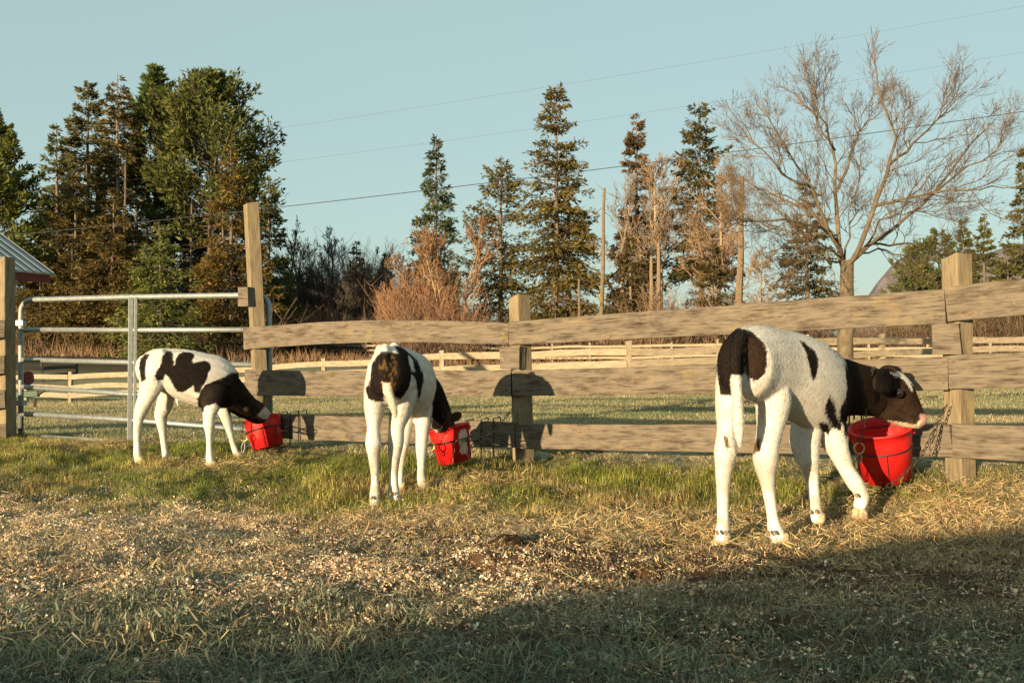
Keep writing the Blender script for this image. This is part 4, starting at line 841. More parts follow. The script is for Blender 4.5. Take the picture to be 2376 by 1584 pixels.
# --- right calf, seen from behind, head turned right over its pail
def paint3(u, v, p, n, lat, ax):
    c = np.repeat(WHITE[None], len(u), 0).copy(); rel = (p - P(1740, 850, 3.95)) @ np.append(ax[:2], 0); back = rel < .26
    c *= (1 - .05 * fbm(u / 30, v / 30, 3, 3))[:, None]
    tail = inpoly(u, v, [(290, 470), (380, 470), (385, 700), (390, 930), (300, 930), (290, 600)]) & (p[:, 1] < 3.85)
    blend(c, back & inpoly(u, v, [(335, 195), (430, 235), (485, 285), (507, 350), (507, 420), (490, 480), (440, 515), (400, 500), (372, 470), (365, 545), (300, 605), (228, 590), (205, 400), (225, 290), (290, 215)]), BLACK)
    br = back & inpoly(u, v, [(375, 240), (480, 285), (507, 350), (507, 420), (490, 480), (440, 515), (385, 480), (355, 330)]); blend(c, br, BROWN * .9)
    blend(c, back & inpoly(u, v, [(362, 285), (388, 265), (400, 300), (372, 380), (388, 440), (400, 490), (372, 470), (355, 370)]) & (fbm(u / 9, v / 16, 3, 2) > .42), [.13, .085, .05])
    blend(c, tail & (v > 480), WHITE * .97)
    front = n @ lat > -.35
    blend(c, front & inpoly(u, v, [(690, 272), (725, 285), (775, 325), (808, 385), (802, 460), (776, 518), (757, 440), (738, 350), (715, 305)]), BLACK)
    blend(c, front & inpoly(u, v, [(872, 592), (905, 635), (916, 700), (942, 760), (937, 802), (900, 792), (868, 735), (848, 670)]), BLACK)
    blend(c, front & inpoly(u, v, [(832, 752), (872, 762), (887, 800), (865, 833), (823, 800), (813, 770)]), BLACK)
    xe = np.interp(v, [330, 370, 480, 560, 620, 650, 720, 800], [940, 957, 970, 976, 960, 942, 934, 960])
    hd = (u > xe) & (v < 830); blend(c, hd, BROWN); blend(c, hd & (u < 1045 + (v - 500) * .15), BLACK)
    blend(c, hd & (p[:, 1] < 4.635) & (u > 1140) & (u < 1275) & (v < 640), BLACK * .45)
    blend(c, inpoly(u, v, [(1222, 462), (1290, 458), (1345, 505), (1362, 585), (1348, 560), (1318, 515), (1270, 485)]), WHITE * .95)
    blend(c, inpoly(u, v, [(1195, 742), (1260, 750), (1330, 762), (1385, 765), (1415, 725), (1450, 720), (1450, 830), (1270, 830)]), [.62, .52, .38])
    blend(c, inpoly(u, v, [(1403, 705), (1460, 700), (1460, 775), (1404, 775)]), [.45, .27, .225])
    blend(c, hd & (((u - 1275) / 34) ** 2 + ((v - 590) / 27) ** 2 < 1), BLACK * .6)
    blend(c, inpoly(u, v, [(245, 830), (275, 850), (285, 905), (255, 905)]) | inpoly(u, v, [(420, 915), (440, 850), (468, 850), (462, 930), (430, 930)]), [.12, .07, .04])
    return dirty(c, u, v, p, .5)
calf('white calf with black rump seen from behind, head turned over the right pail', (1580, 680, 2.529),
     [[(385, 420, 3.87, .115, 205), (430, 415, 3.97, .135, 230), (530, 440, 4.12, .142, 235), (640, 480, 4.28, .158, 255), (745, 525, 4.42, .15, 255), (835, 575, 4.55, .13, 240), (885, 600, 4.62, .10, 190)],
      [(840, 540, 4.56, .10, 190), (945, 550, 4.66, .088, 170), (1040, 565, 4.74, .078, 152), (1130, 580, 4.81, .074, 142)],
      [(1150, 570, 4.82, .074, 122), (1215, 575, 4.84, .077, 138), (1275, 605, 4.85, .074, 128), (1325, 665, 4.86, .060, 98), (1365, 715, 4.87, .050, 68), (1395, 742, 4.87, .044, 50)],
      [(1140, 660, 4.82, .05, 60), (1230, 695, 4.84, .052, 58), (1330, 752, 4.86, .042, 38), (1390, 768, 4.87, .034, 24)],
      [(355, 235, 3.85, .030, 36), (328, 300, 3.765, .026, 36), (318, 400, 3.72, .022, 34), (322, 500, 3.72, .020, 30), (330, 620, 3.73, .020, 30), (336, 740, 3.74, .022, 34), (342, 830, 3.74, .018, 28), (346, 900, 3.74, .008, 12)],
      ['cam', (1240, 480, 4.775, .018, 34), (1210, 500, 4.715, .018, 62), (1180, 535, 4.67, .013, 70), (1160, 575, 4.665, .008, 34)],
      [(1215, 455, 4.84, .05, 35), (1262, 455, 4.85, .035, 26)]],
     [[(310, 430, 3.95, 105, 1.3), (295, 540, 3.95, 98, 1.35), (282, 680, 3.95, 85, 1.25), (268, 800, 3.93, 68, 1.15), (262, 930, 3.89, 70, 1.05), (255, 1000, 3.90, 60), (248, 1100, 3.91, 49), (246, 1220, 3.92, 42), (247, 1330, 3.93, 42), (247, 1395, 3.93, 48), (247, 1450, 3.92, 46)],
      [(520, 430, 4.02, 105, 1.3), (535, 540, 4.02, 112, 1.35), (540, 650, 4.02, 108, 1.3), (525, 780, 4.0, 90, 1.2), (505, 900, 3.95, 80, 1.1), (497, 980, 3.95, 76), (503, 1080, 3.96, 56), (518, 1180, 3.96, 44), (538, 1310, 3.96, 41), (555, 1395, 3.96, 48), (580, 1452, 3.94, 46)],
      [(760, 700, 4.52, 95, 1.1), (728, 850, 4.50, 100), (742, 960, 4.49, 76), (765, 1060, 4.49, 52), (778, 1160, 4.49, 42), (787, 1250, 4.48, 42), (790, 1290, 4.47, 46), (800, 1330, 4.46, 46)],
      [(865, 720, 4.56, 110, 1.1), (895, 850, 4.56, 86), (935, 950, 4.55, 66), (975, 1040, 4.54, 54), (1020, 1110, 4.54, 52), (1055, 1165, 4.54, 47), (1062, 1205, 4.54, 46), (1045, 1255, 4.53, 42)]],
     paint3, (.67, .74), [(247, 1472, 3.92, -.1, 1, 0), (588, 1470, 3.94, .5, .8, 0), (803, 1345, 4.45, .2, 1, 0), (1048, 1318, 4.52, -.2, -1, 0)], 3, 1.0,
     dews=[(216, 1408, 3.85), (266, 1410, 3.85), (518, 1412, 3.885), (552, 1410, 3.885), (763, 1287, 4.40), (800, 1285, 4.40), (1035, 1190, 4.46)],
     dm=lambda d: float(np.interp(d, [3, 3.95, 4.2, 4.45, 4.62, 4.75, 4.85, 5], [3, 3.95, 4.14, 4.31, 4.46, 4.65, 4.81, 4.97])), bumps=[(470, 234, 4.02, .028, .02), (575, 266, 4.12, .026, .02), (330, 258, 3.98, .026, .02)], eyes=[(1276, 588, 4.768, .021)])

# --- middle calf, seen from behind, head down in its pail
def paint2(u, v, p, n, lat, ax):
    c = np.repeat(WHITE[None], len(u), 0).copy(); c *= (1 - .06 * fbm(u / 40, v / 40, 3, 3))[:, None]
    torso = (p[:, 1] < 5.62)
    blk = torso & inpoly(u, v, [(335, 245), (400, 240), (470, 262), (440, 215), (425, 195), (480, 200), (545, 255), (600, 305), (640, 395), (652, 460), (630, 560), (608, 612), (603, 490), (585, 430), (560, 410), (545, 500), (480, 585), (440, 572), (420, 540), (372, 610), (290, 614), (243, 592), (215, 510), (238, 480), (255, 430), (262, 330), (292, 282)])
    blend(c, blk, BLACK)
    wst = torso & inpoly(u, v, [(530, 262), (560, 290), (585, 380), (560, 385), (545, 330)]); blend(c, wst, WHITE)
    manure = blk & inpoly(u, v, [(310, 330), (420, 250), (470, 380), (440, 560), (340, 540)]) & (fbm(u / 14, v / 20, 4, 6) > .52); blend(c, manure, [.10, .055, .02])
    tail = (p[:, 1] < 5.06) & inpoly(u, v, [(340, 470), (400, 480), (470, 640), (470, 760), (400, 760), (350, 560)]); blend(c, tail, WHITE * [.95, .92, .8])
    hd = (u > np.interp(v, [380, 440, 560, 660, 760, 900], [725, 722, 712, 715, 700, 690])) & (p[:, 1] > 5.6) & (v > 380)
    blend(c, hd, BLACK)
    blend(c, (p[:, 1] > 5.6) & inpoly(u, v, [(690, 815), (760, 822), (760, 850), (690, 850)]), WHITE * .8)
    return dirty(c, u, v, p, .5)
calf('white calf with large black rump patch, head down in the middle pail', (780, 740, 3.2),
     [[(380, 400, 4.80, .105, 190), (405, 420, 4.90, .125, 225), (445, 425, 5.05, .138, 225), (500, 455, 5.22, .152, 235), (545, 480, 5.36, .145, 240), (580, 510, 5.5, .125, 230), (605, 540, 5.6, .10, 190)],
      [(610, 500, 5.55, .095, 150), (680, 545, 5.72, .085, 120), (730, 630, 5.86, .075, 108), (770, 720, 5.98, .070, 98)],
      [(755, 700, 5.97, .068, 95), (790, 765, 6.08, .070, 92), (800, 830, 6.19, .064, 85), (805, 900, 6.24, .05, 62), (805, 950, 6.25, .04, 48)],
      [(360, 210, 4.80, .026, 30), (362, 260, 4.74, .022, 32), (368, 360, 4.715, .020, 32), (378, 460, 4.715, .020, 34), (400, 560, 4.72, .020, 34), (425, 650, 4.73, .020, 32), (440, 720, 4.735, .010, 18)],
      ['cam', (850, 745, 6.02, .014, 22), (885, 728, 6.00, .016, 34), (905, 712, 5.99, .014, 34), (918, 698, 5.99, .010, 22)]],
     [[(310, 420, 4.88, 95, 1.4), (298, 540, 4.88, 100, 1.4), (285, 680, 4.88, 82, 1.3), (278, 800, 4.85, 62, 1.15), (277, 920, 4.81, 63, 1.05), (280, 1000, 4.82, 52), (284, 1100, 4.84, 41), (288, 1200, 4.85, 36), (288, 1285, 4.84, 43), (287, 1340, 4.82, 44), (285, 1400, 4.79, 45)],
      [(490, 420, 4.98, 95, 1.4), (500, 540, 4.99, 110, 1.4), (478, 680, 4.99, 92, 1.3), (450, 800, 4.97, 72, 1.15), (443, 910, 4.94, 65, 1.05), (435, 1000, 4.95, 54), (430, 1100, 4.96, 43), (428, 1200, 4.97, 40), (430, 1280, 4.97, 45), (437, 1350, 4.96, 45)],
      [(540, 650, 5.5, 70), (520, 800, 5.5, 50), (505, 920, 5.5, 42), (488, 1040, 5.5, 33), (476, 1150, 5.5, 28), (472, 1240, 5.5, 30)],
      [(640, 560, 5.5, 90), (648, 700, 5.5, 74), (640, 840, 5.48, 58), (633, 960, 5.47, 48), (632, 1080, 5.47, 38), (634, 1180, 5.46, 40), (655, 1255, 5.44, 46)]],
     paint2, (.3, .75), [(286, 1415, 4.79, 0, 1, 0), (438, 1368, 4.96, .1, 1, 0), (472, 1262, 5.5, 0, 1, 0), (662, 1270, 5.44, .4, 1, 0)], 2, .9,
     dm=lambda d: d + .25 * np.clip((6.2 - d) / 1.4, 0, 1.1), bumps=[(430, 225, 5.0, .03, .03), (330, 240, 4.92, .03, .03), (545, 290, 5.12, .03, .03)], dews=[(262, 1330, 4.755), (308, 1325, 4.755), (402, 1298, 4.90), (438, 1300, 4.90)])

# --- left calf, side view, head down in its pail
def paint1(u, v, p, n, lat, ax):
    c = np.repeat(WHITE[None], len(u), 0).copy(); c *= (1 - .05 * fbm(u / 50, v / 50, 3, 3))[:, None]
    near = (n[:, 1] < .25) | (n[:, 2] > .4)
    blend(c, near & inpoly(u, v, [(505, 300), (555, 240), (600, 238), (622, 300), (622, 385), (650, 330), (662, 280), (720, 246), (790, 248), (842, 280), (808, 330), (830, 352), (930, 330), (992, 360), (992, 420), (975, 450), (962, 520), (910, 625), (880, 660), (842, 650), (820, 580), (770, 622), (720, 656), (660, 640), (620, 580), (572, 512), (545, 475), (520, 522), (460, 537), (433, 500), (440, 450), (480, 400), (502, 340)]), BLACK)
    nk = inpoly(u, v, [(1010, 540), (1150, 490), (1172, 468), (1262, 440), (1420, 650), (1560, 760), (1700, 900), (1600, 1100), (1330, 1000), (1185, 885), (1160, 815), (1110, 812), (1040, 760), (940, 800), (922, 860), (880, 800), (862, 720), (890, 650), (950, 580)])
    blend(c, nk, BLACK); blend(c, nk & (u > 1170) & (fbm(u / 60, v / 60, 2, 4) > .36), BROWN)
    blend(c, inpoly(u, v, [(330, 268), (388, 262), (345, 322), (338, 440), (350, 522), (300, 552), (270, 420), (285, 320)]), BLACK)
    blend(c, inpoly(u, v, [(1465, 885), (1500, 850), (1545, 795), (1600, 800), (1660, 900), (1560, 925), (1500, 905)]), WHITE * .95)
    return dirty(c, u, v, p, .35)
calf('black and white spotted calf in side view, muzzle in the left pail', (260, 760, 4.356),
     [[(365, 430, 6.64, .10, 165), (430, 420, 6.65, .125, 200), (520, 425, 6.66, .135, 218), (700, 465, 6.70, .15, 252), (880, 515, 6.74, .15, 268), (1020, 555, 6.78, .135, 272), (1110, 600, 6.82, .11, 230)],
      [(1060, 580, 6.80, .10, 225), (1130, 630, 6.84, .09, 198), (1210, 685, 6.90, .08, 166), (1300, 757, 6.99, .073, 136), (1370, 812, 7.06, .068, 122)],
      [(1365, 800, 7.06, .066, 108), (1425, 838, 7.12, .070, 116), (1490, 885, 7.25, .064, 104), (1550, 932, 7.35, .053, 82), (1600, 975, 7.41, .043, 62)],
      [(345, 285, 6.63, .022, 26), (312, 340, 6.62, .018, 24), (305, 430, 6.62, .016, 22), (312, 520, 6.62, .014, 22), (325, 600, 6.64, .014, 20)],
      ['cam', (1405, 760, 7.02, .012, 22), (1385, 785, 6.97, .012, 36), (1360, 820, 6.94, .009, 32), (1345, 850, 6.94, .006, 14)],
      [(655, 700, 6.7, .015, 20), (662, 750, 6.7, .012, 16), (668, 790, 6.7, .005, 8)],
      [(1140, 430, 6.84, .03, 50), (1205, 480, 6.88, .02, 30)]],
     [[(420, 480, 6.58, 150, .8), (390, 600, 6.58, 130, .8), (350, 700, 6.58, 100, .85), (310, 790, 6.58, 82, .9), (282, 870, 6.58, 68), (266, 950, 6.58, 53), (257, 1050, 6.58, 45), (255, 1180, 6.59, 42), (258, 1280, 6.59, 45), (275, 1350, 6.58, 48)],
      [(560, 560, 6.80, 130, .8), (550, 680, 6.82, 95, .85), (530, 780, 6.83, 88, .9), (495, 880, 6.84, 72), (500, 960, 6.84, 58), (515, 1070, 6.84, 45), (528, 1200, 6.84, 39), (545, 1300, 6.83, 42), (570, 1350, 6.82, 46)],
      [(1010, 640, 6.62, 170, .7), (1000, 780, 6.56, 115, .8), (980, 890, 6.53, 78, .9), (982, 980, 6.52, 64), (984, 1080, 6.51, 46), (984, 1200, 6.51, 39), (988, 1310, 6.5, 43), (1000, 1395, 6.48, 46)],
      [(1110, 750, 6.88, 100, .8), (1140, 880, 6.90, 66, .9), (1172, 980, 6.91, 50), (1202, 1090, 6.92, 38), (1232, 1200, 6.92, 36), (1268, 1295, 6.9, 38)]],
     paint1, (1, .1), [(278, 1368, 6.57, 1, -.1, 0), (575, 1368, 6.81, 1, .1, 0), (1003, 1412, 6.47, .8, -.2, 0), (1272, 1318, 6.89, .8, -.2, 0)], 1, .8,
     bumps=[(500, 262, 6.59, .028, .02), (390, 340, 6.57, .03, .03)], eyes=[(1430, 800, 7.045, .016)])

# ------------------------------------------------------------------ pails, holders, chains
def pail(label, rim, bottom, d, rr, rb, toward, sticker=False, dent=False):
    """rim and bottom: picture points of the axis; toward: how far the mouth leans to the viewer"""
    c1 = P(*rim, d); c0 = P(*bottom, d + toward); t = thing('feed_pail', label, 'pail', tuple(c0), 'red feed pails'); axv = c1 - c0; H = np.linalg.norm(axv); n = 40
    prof = [(0, 0), (rb * .6, 0), (rb, .004), (rb + (rr - rb) * .78, H * .80), (rb + (rr - rb) * .80, H * .81), (rr - .001, H * .965), (rr + .007, H * .968), (rr + .007, H), (rr - .004, H), (rb + (rr - rb) * .78 - .006, H * .80), (rb - .006, .012), (0, .012)]
    th = np.arange(n) / n * 2 * np.pi; V = []
    ez = nrm(axv); ex = nrm(np.cross([0, 1., 0], ez)); ey = np.cross(ez, ex)
    for r, z in prof:
        r = max(r, 1e-4); flat = 1.0
        V.append(c0 + ez * z + (ex * np.cos(th)[:, None] + ey * np.sin(th)[:, None]) * r)
    k = len(prof); i = np.arange(k * n).reshape(k, n); q = np.stack([i[:-1], np.roll(i[:-1], -1, 1), np.roll(i[1:], -1, 1), i[1:]], -1).reshape(-1, 4)
    put('shell', mesh('shell', np.concatenate(V), [q], None, True, M_red), t)
    for a0 in (-.25, math.pi - .25):      # lugs for the handle
        a = Acc(); e = ex * math.cos(a0) + ey * math.sin(a0); m_ = np.array([e, np.cross(ez, e), ez]).T
        box(a, c0 + ez * (H * .90) + e * (rr - .001), (.016, .035, .042), None, m_); put('lug', a.mesh('lug', M_red), t)
    a = Acc(); ph = np.linspace(0, np.pi, 20); e = ex * math.cos(-.25) + ey * math.sin(-.25); f_ = np.cross(ez, e)
    rod(a, np.array([c0 + ez * (H * .90) + e * (rr + .012) * np.cos(p_) + (f_ * .75 - ez * .12) * (rr + .02) * np.sin(p_) for p_ in ph]) , .003, 5); put('handle', a.mesh('handle', M_wire), t)
    a = Acc(); rm = rb + (rr - rb) * .45 - .008; a.add(np.stack([c0 + ez * H * .45 + (ex * np.cos(x) + ey * np.sin(x)) * rm for x in th]), [np.arange(n)[None]]); put('feed', a.mesh('feed', M_milk), t)
    if sticker:   # torn pale label on its right side
        rg = np.random.default_rng(9); nu, nv = 14, 18; A0 = np.linspace(-1.15, -.45, nu); Zs = np.linspace(.12, .86, nv); U, W_ = np.meshgrid(A0, Zs); rad = rb + (rr - rb) * .78 * W_ / .8 + .0012
        V = c0 + (ez * (W_ * H)[..., None]) + (ex * np.cos(U)[..., None] + ey * np.sin(U)[..., None]) * rad[..., None]; ii = np.arange(nu * nv).reshape(nv, nu)
        q = np.stack([ii[:-1, :-1], ii[:-1, 1:], ii[1:, 1:], ii[1:, :-1]], -1); mu = (U[:-1, :-1] + .8) / .35; mv = (W_[:-1, :-1] - .47) / .38
        keep = (mu ** 2 + mv ** 2 + (fbm(U[:-1, :-1] * 6, W_[:-1, :-1] * 7, 3, 12) - .45) * 2.2) < .9
        put('torn_label', mesh('torn_label', V.reshape(-1, 3), q[keep], None, False, simple('torn_label', (.55, .42, .33), .7, 0, .2, .3, 30)), t)
    return t, c0, ez, ex, ey, H
def cpt(cx, cy, crop): return (crop[0] + cx / crop[2], crop[1] + cy / crop[2])
C1, C2, C3 = (260, 760, 4.356), (780, 740, 3.2), (1580, 680, 2.529)
p1 = pail('red pail that the spotted left calf feeds from', cpt(1513, 915, C1), cpt(1580, 1215, C1), 7.36, .134, .112, -.03)
p2 = pail('red pail with torn pale label under the middle calf', cpt(832, 795, C2), cpt(884, 1062, C2), 6.18, .128, .104, .0, True)
p3 = pail('red pail under the chin of the right calf', cpt(1170, 782, C3), cpt(1205, 1078, C3), 4.90, .146, .122, .06)

def holder(label, pl, A, B, nv, loopdir, hooks, fr=(-.7, .1, .9), drop=.36, hoopz=.62, ring_off=.30):
    t_, c0, ez, ex, ey, H = pl; e = np.append(nrm(B - A), 0); nf = np.append(nF1 if A is FL else nF2, 0)
    t = thing('pail_holder', label, 'wire holder', tuple(c0 - ez * .03), 'wire pail holders')
    th = np.linspace(0, 2 * np.pi, 33)
    rh = .138 if H < .3 else .15
    def hoop(c, r, ax1, ax2): a = Acc(); rod(a, np.array([c + ax1 * r * math.cos(x) + ax2 * r * math.sin(x) for x in th]), .0044, 6); put('hoop', a.mesh('hoop', M_wire, True), t)
    ch = c0 + ez * H * hoopz; hoop(ch, rh, ex, ey)
    cr = ch + e * ring_off * loopdir - nf * .02 + np.array([0, 0, .005]); hoop(cr, .085, e, nrm(nf * .85 + np.array([0, 0, .35])))
    a = Acc()
    for s_ in fr:
        dd = -ey * math.cos(s_) + ex * math.sin(s_) if (-ey)[1] < 0 else ey * math.cos(s_) + ex * math.sin(s_)
        a = Acc(); rod(a, [ch + dd * rh, c0 + dd * (rh * .86) - ez * .015, c0 - ez * .022 + dd * rh * .4], .003, 5); put('front_wire', a.mesh('front_wire', M_wire), t)
    a = Acc(); rod(a, [c0 - ez * .025 - e * .11 , c0 - ez * .025 + e * (.13 + ring_off * 1.2) * loopdir], .0034, 5); put('bottom_wire', a.mesh('bottom_wire', M_wire), t)
    for (x, ytop, ybot) in hooks:       # uprights hooked over the lowest board
        dpt = dep(x / K, A, B); top = P(x, ytop, dpt) + nf * .035; bot = P(x + 2, ybot, dpt) + nf * .045
        a = Acc(); rod(a, [bot + nf * .10 - np.array([0, 0, .01]), bot, top, top - nf * .085 + np.array([0, 0, .004]), top - nf * .09 - np.array([0, 0, .03])], .0046, 6); put('upright', a.mesh('upright', M_wire), t)
        a = Acc(); rod(a, [bot + nf * .10 - np.array([0, 0, .01]), c0 - ez * .025 + e * .05 * loopdir], .003, 5); put('tie_wire', a.mesh('tie_wire', M_wire), t)
    a = Acc(); rod(a, [ch + e * rh * .6 * loopdir, cr + nf * .08], .0034, 5); put('link_wire', a.mesh('link_wire', M_wire), t)
    return t
k8 = 8.71
holder('wire holder with an empty ring, round the left pail', p1, FL, FM, 4, 1, [(520 + 1175 / k8, 900 + 490 / k8, 900 + 1140 / k8), (520 + 1400 / k8, 900 + 485 / k8, 900 + 1150 / k8), (520 + 1570 / k8, 900 + 465 / k8, 900 + 1140 / k8)])
holder('wire holder round the labelled middle pail', p2, FL, FM, 4, 1, [(980 + 945 / k8, 920 + 475 / k8, 920 + 1290 / k8), (980 + 1245 / k8, 920 + 450 / k8, 920 + 1260 / k8), (980 + 1490 / k8, 920 + 430 / k8, 920 + 1200 / k8)])
holder('wire holder round the right pail beneath the turned head', p3, FM, FR, 4, -1, [(1958, 965, 1088), (1975, 962, 1088), (2003, 955, 1080)], fr=(-.25,), ring_off=.33)

def link_mesh(name, mat, L=.032, W=.0145, r=.0021):
    n = 16; t = np.arange(n) / n * 2 * np.pi; x = np.cos(t) * W / 2; z = np.sin(t) * W / 2 + np.sign(np.sin(t)) * (L - W) / 2
    p = np.stack([x, np.zeros(n), z], 1); tg = nrm(np.roll(p, -1, 0) - np.roll(p, 1, 0)); b = np.array([0, 1., 0]); nn = np.cross(tg, b); m = 5; th = np.arange(m) / m * 2 * np.pi
    V = p[:, None] + r * (nn[:, None] * np.cos(th)[None, :, None] + b * np.sin(th)[None, :, None]); i = np.arange(n * m).reshape(n, m)
    i2 = np.roll(i, -1, 0); q = np.stack([i, i2, np.roll(i2, -1, 1), np.roll(i, -1, 1)], -1).reshape(-1, 4)
    return mesh(name, V.reshape(-1, 3), q, None, True, mat)
LINK = link_mesh('link', M_chain); LINK_B = link_mesh('ring', M_brass, .05, .046, .0042)
def chain(label, pts, group='calf chains', sag=0.0, pitch=.0275, snap=None):
    p = catmull(np.array(pts), 60); seg = np.linalg.norm(np.diff(p, axis=0), axis=1); cum = np.concatenate([[0], np.cumsum(seg)]); n = max(2, int(cum[-1] / pitch)); s = (np.arange(n) + .5) / n * cum[-1]
    c = np.stack([np.interp(s, cum, p[:, k]) for k in range(3)], 1); t_ = nrm(np.gradient(c, axis=0))
    t = thing('chain', label, 'chain', tuple(c[0]), group)
    for k in range(n):
        v = Vector(t_[k]); q = v.to_track_quat('Z', 'Y').to_matrix().to_4x4() @ Matrix.Rotation((math.pi / 2) * (k % 2) + .5 + random.uniform(-.2, .2), 4, 'Z')
        m = Matrix.Translation(Vector(c[k])) @ q; put('link', LINK, t, mat4=m)
    if snap is not None:
        sp_ = np.array(snap); put('ring', LINK_B, t, mat4=Matrix.Translation(Vector(sp_[0])))
        a = Acc(); tt = np.linspace(0, 1, 10); b = sp_[0] + [0, 0, -.024]; e = sp_[1]
        rod(a, [b + (e - b) * x + np.array([.012 * math.sin(x * math.pi), 0, 0]) for x in tt], .0038, 6); rod(a, [b + (e - b) * x - np.array([.012 * math.sin(x * math.pi), 0, 0]) for x in tt], .003, 6)
        put('snap_hook', a.mesh('snap_hook', M_galv, True), t)
    return t
q3 = lambda x, y, d: P(*cpt(x, y, C3), d)
chain('chain collar hanging down from the right calf neck to a snap', [q3(1135, 432, 4.66), q3(1117, 475, 4.60), q3(1102, 560, 4.565), q3(1092, 640, 4.57), q3(1078, 740, 4.61), q3(1060, 830, 4.66), q3(1046, 890, 4.68)], snap=(q3(1046, 910, 4.68), q3(1045, 1000, 4.68)))
chain('tether chain running from the right fence post down to the right calf', [q3(1560, 655, 4.90), q3(1500, 765, 4.84), q3(1440, 900, 4.78), q3(1385, 985, 4.72), q3(1290, 1075, 4.66), q3(1200, 1140, 4.63), q3(1105, 1195, 4.62), q3(1040, 1215, 4.66), q3(1020, 1130, 4.72), q3(1040, 1030, 4.73)])
chain('short chain loop hanging on the lowest board by the right fence post', [q3(1505, 770, 4.86), q3(1490, 830, 4.84), q3(1470, 900, 4.83), q3(1458, 955, 4.83)])
q2 = lambda x, y, d: P(*cpt(x, y, C2), d)
chain('chain collar of the middle calf ending in a brass ring', [q2(850, 668, 5.91), q2(835, 720, 5.90), q2(790, 790, 5.97), q2(762, 840, 6.0), q2(742, 890, 6.02), q2(715, 930, 6.0)], snap=(q2(702, 945, 5.98), q2(703, 1010, 5.98)))
chain('loose chain end with ring hanging below the middle calf collar', [q2(702, 1045, 5.98), q2(708, 1090, 5.98), q2(712, 1150, 5.98)])
k9 = 8.71
w2_ = lambda x, y, d: P(980 + x / k9, 920 + y / k9, d)
chain('tether chain from the middle fence post draped over the middle holder', [w2_(1850, 190, 6.36), w2_(1740, 340, 6.33), w2_(1620, 510, 6.26), w2_(1480, 670, 6.16), w2_(1300, 770, 6.08), w2_(1100, 870, 6.03), w2_(900, 880, 6.0), w2_(660, 900, 5.98), w2_(640, 1050, 5.98), w2_(610, 1200, 5.98), w2_(590, 1330, 5.98)])
w1_ = lambda x, y, d: P(520 + x / k9, 900 + y / k9, d)
chain('rusty chain hanging beside the left pail from the spotted calf', [w1_(420, 600, 7.18), w1_(385, 680, 7.17), w1_(375, 780, 7.17), w1_(385, 880, 7.17), w1_(395, 960, 7.17)], snap=(w1_(400, 1000, 7.17), w1_(370, 1330, 7.17)))
chain('second strand of the rusty chain by the left pail', [w1_(370, 690, 7.16), w1_(345, 800, 7.16), w1_(345, 920, 7.16), w1_(350, 1030, 7.16)])

# manure clods on the bare soil
def clods():
    rg = np.random.default_rng(4)
    for (x, y, r, lab) in [(1165, 1262, .04, 'dark manure clod, larger one of the two on the bare soil'), (1135, 1268, .026, 'dark manure clod, smaller one beside the larger')]:
        X, Y = (x * K - CX) / F * 3.75, 3.75; z = GZ1(X, Y); a = Acc(); th = np.linspace(0.05, np.pi - .05, 14); ph = np.arange(22) / 22 * 2 * np.pi
        U, W_ = np.meshgrid(ph, th); rr = r * (1 + .55 * (fbm(np.cos(U) * 2 + 5 + x, np.sin(U) * 2 + W_ * 2, 4, 3) - .45) * 2)
        V = np.stack([rr * np.sin(W_) * np.cos(U) * 1.5, rr * np.sin(W_) * np.sin(U) * 1.2, rr * np.cos(W_) * .75], -1).reshape(-1, 3) + [X, Y, z + r * .15]
        i = np.arange(14 * 22).reshape(14, 22); a.add(V, [np.stack([i[:-1], i[1:], np.roll(i[1:], -1, 1), np.roll(i[:-1], -1, 1)], -1).reshape(-1, 4), i[:1], i[-1:, ::-1]])
        tag(put('manure_clod', a.mesh('manure_clod', M_clod, True)), lab, 'manure', None, 'manure clods')
clods()

# unseen board wall added behind the viewer, its outline shaped to shade the foreground
def shade_wall():
    L = 6.5; H = L * math.tan(el) 
    pts = [(-9.0, 2.95), (-2.4, 2.9), (-1.52, 2.83), (-.976, 2.74), (-.67, 2.6), (-.34, 2.62), (-.11, 2.8), (.156, 3.12), (.456, 3.28), (.98, 3.6), (1.54, 4.02), (2.2, 4.25), (5.0, 6.0)]
    t = thing('board_wall', 'unseen board wall added behind the viewer to shade the foreground', 'wall', (-3, -3, 0)); rg = np.random.default_rng(2)
    W_ = [np.array([x - L * math.sin(az), y - L * math.cos(az)]) for x, y in pts]
    for a, b in zip(W_[:-1], W_[1:]):
        for k in range(5):
            w_ = H / 5; board(t, 'plank', np.append(a, (k + .5) * w_), np.append(b, (k + .5) * w_), .03, w_ + (.004 if k < 4 else 0), M_dark, rg, 2)
        put('post', None if False else mesh('post', *plank_mesh(H, .09, .09, rg, 1), None, False, M_dark), t, mat4=frame_mat((a[0], a[1] - .07, -.02), (0, 0, 1), (1, 0, 0)))
shade_wall()

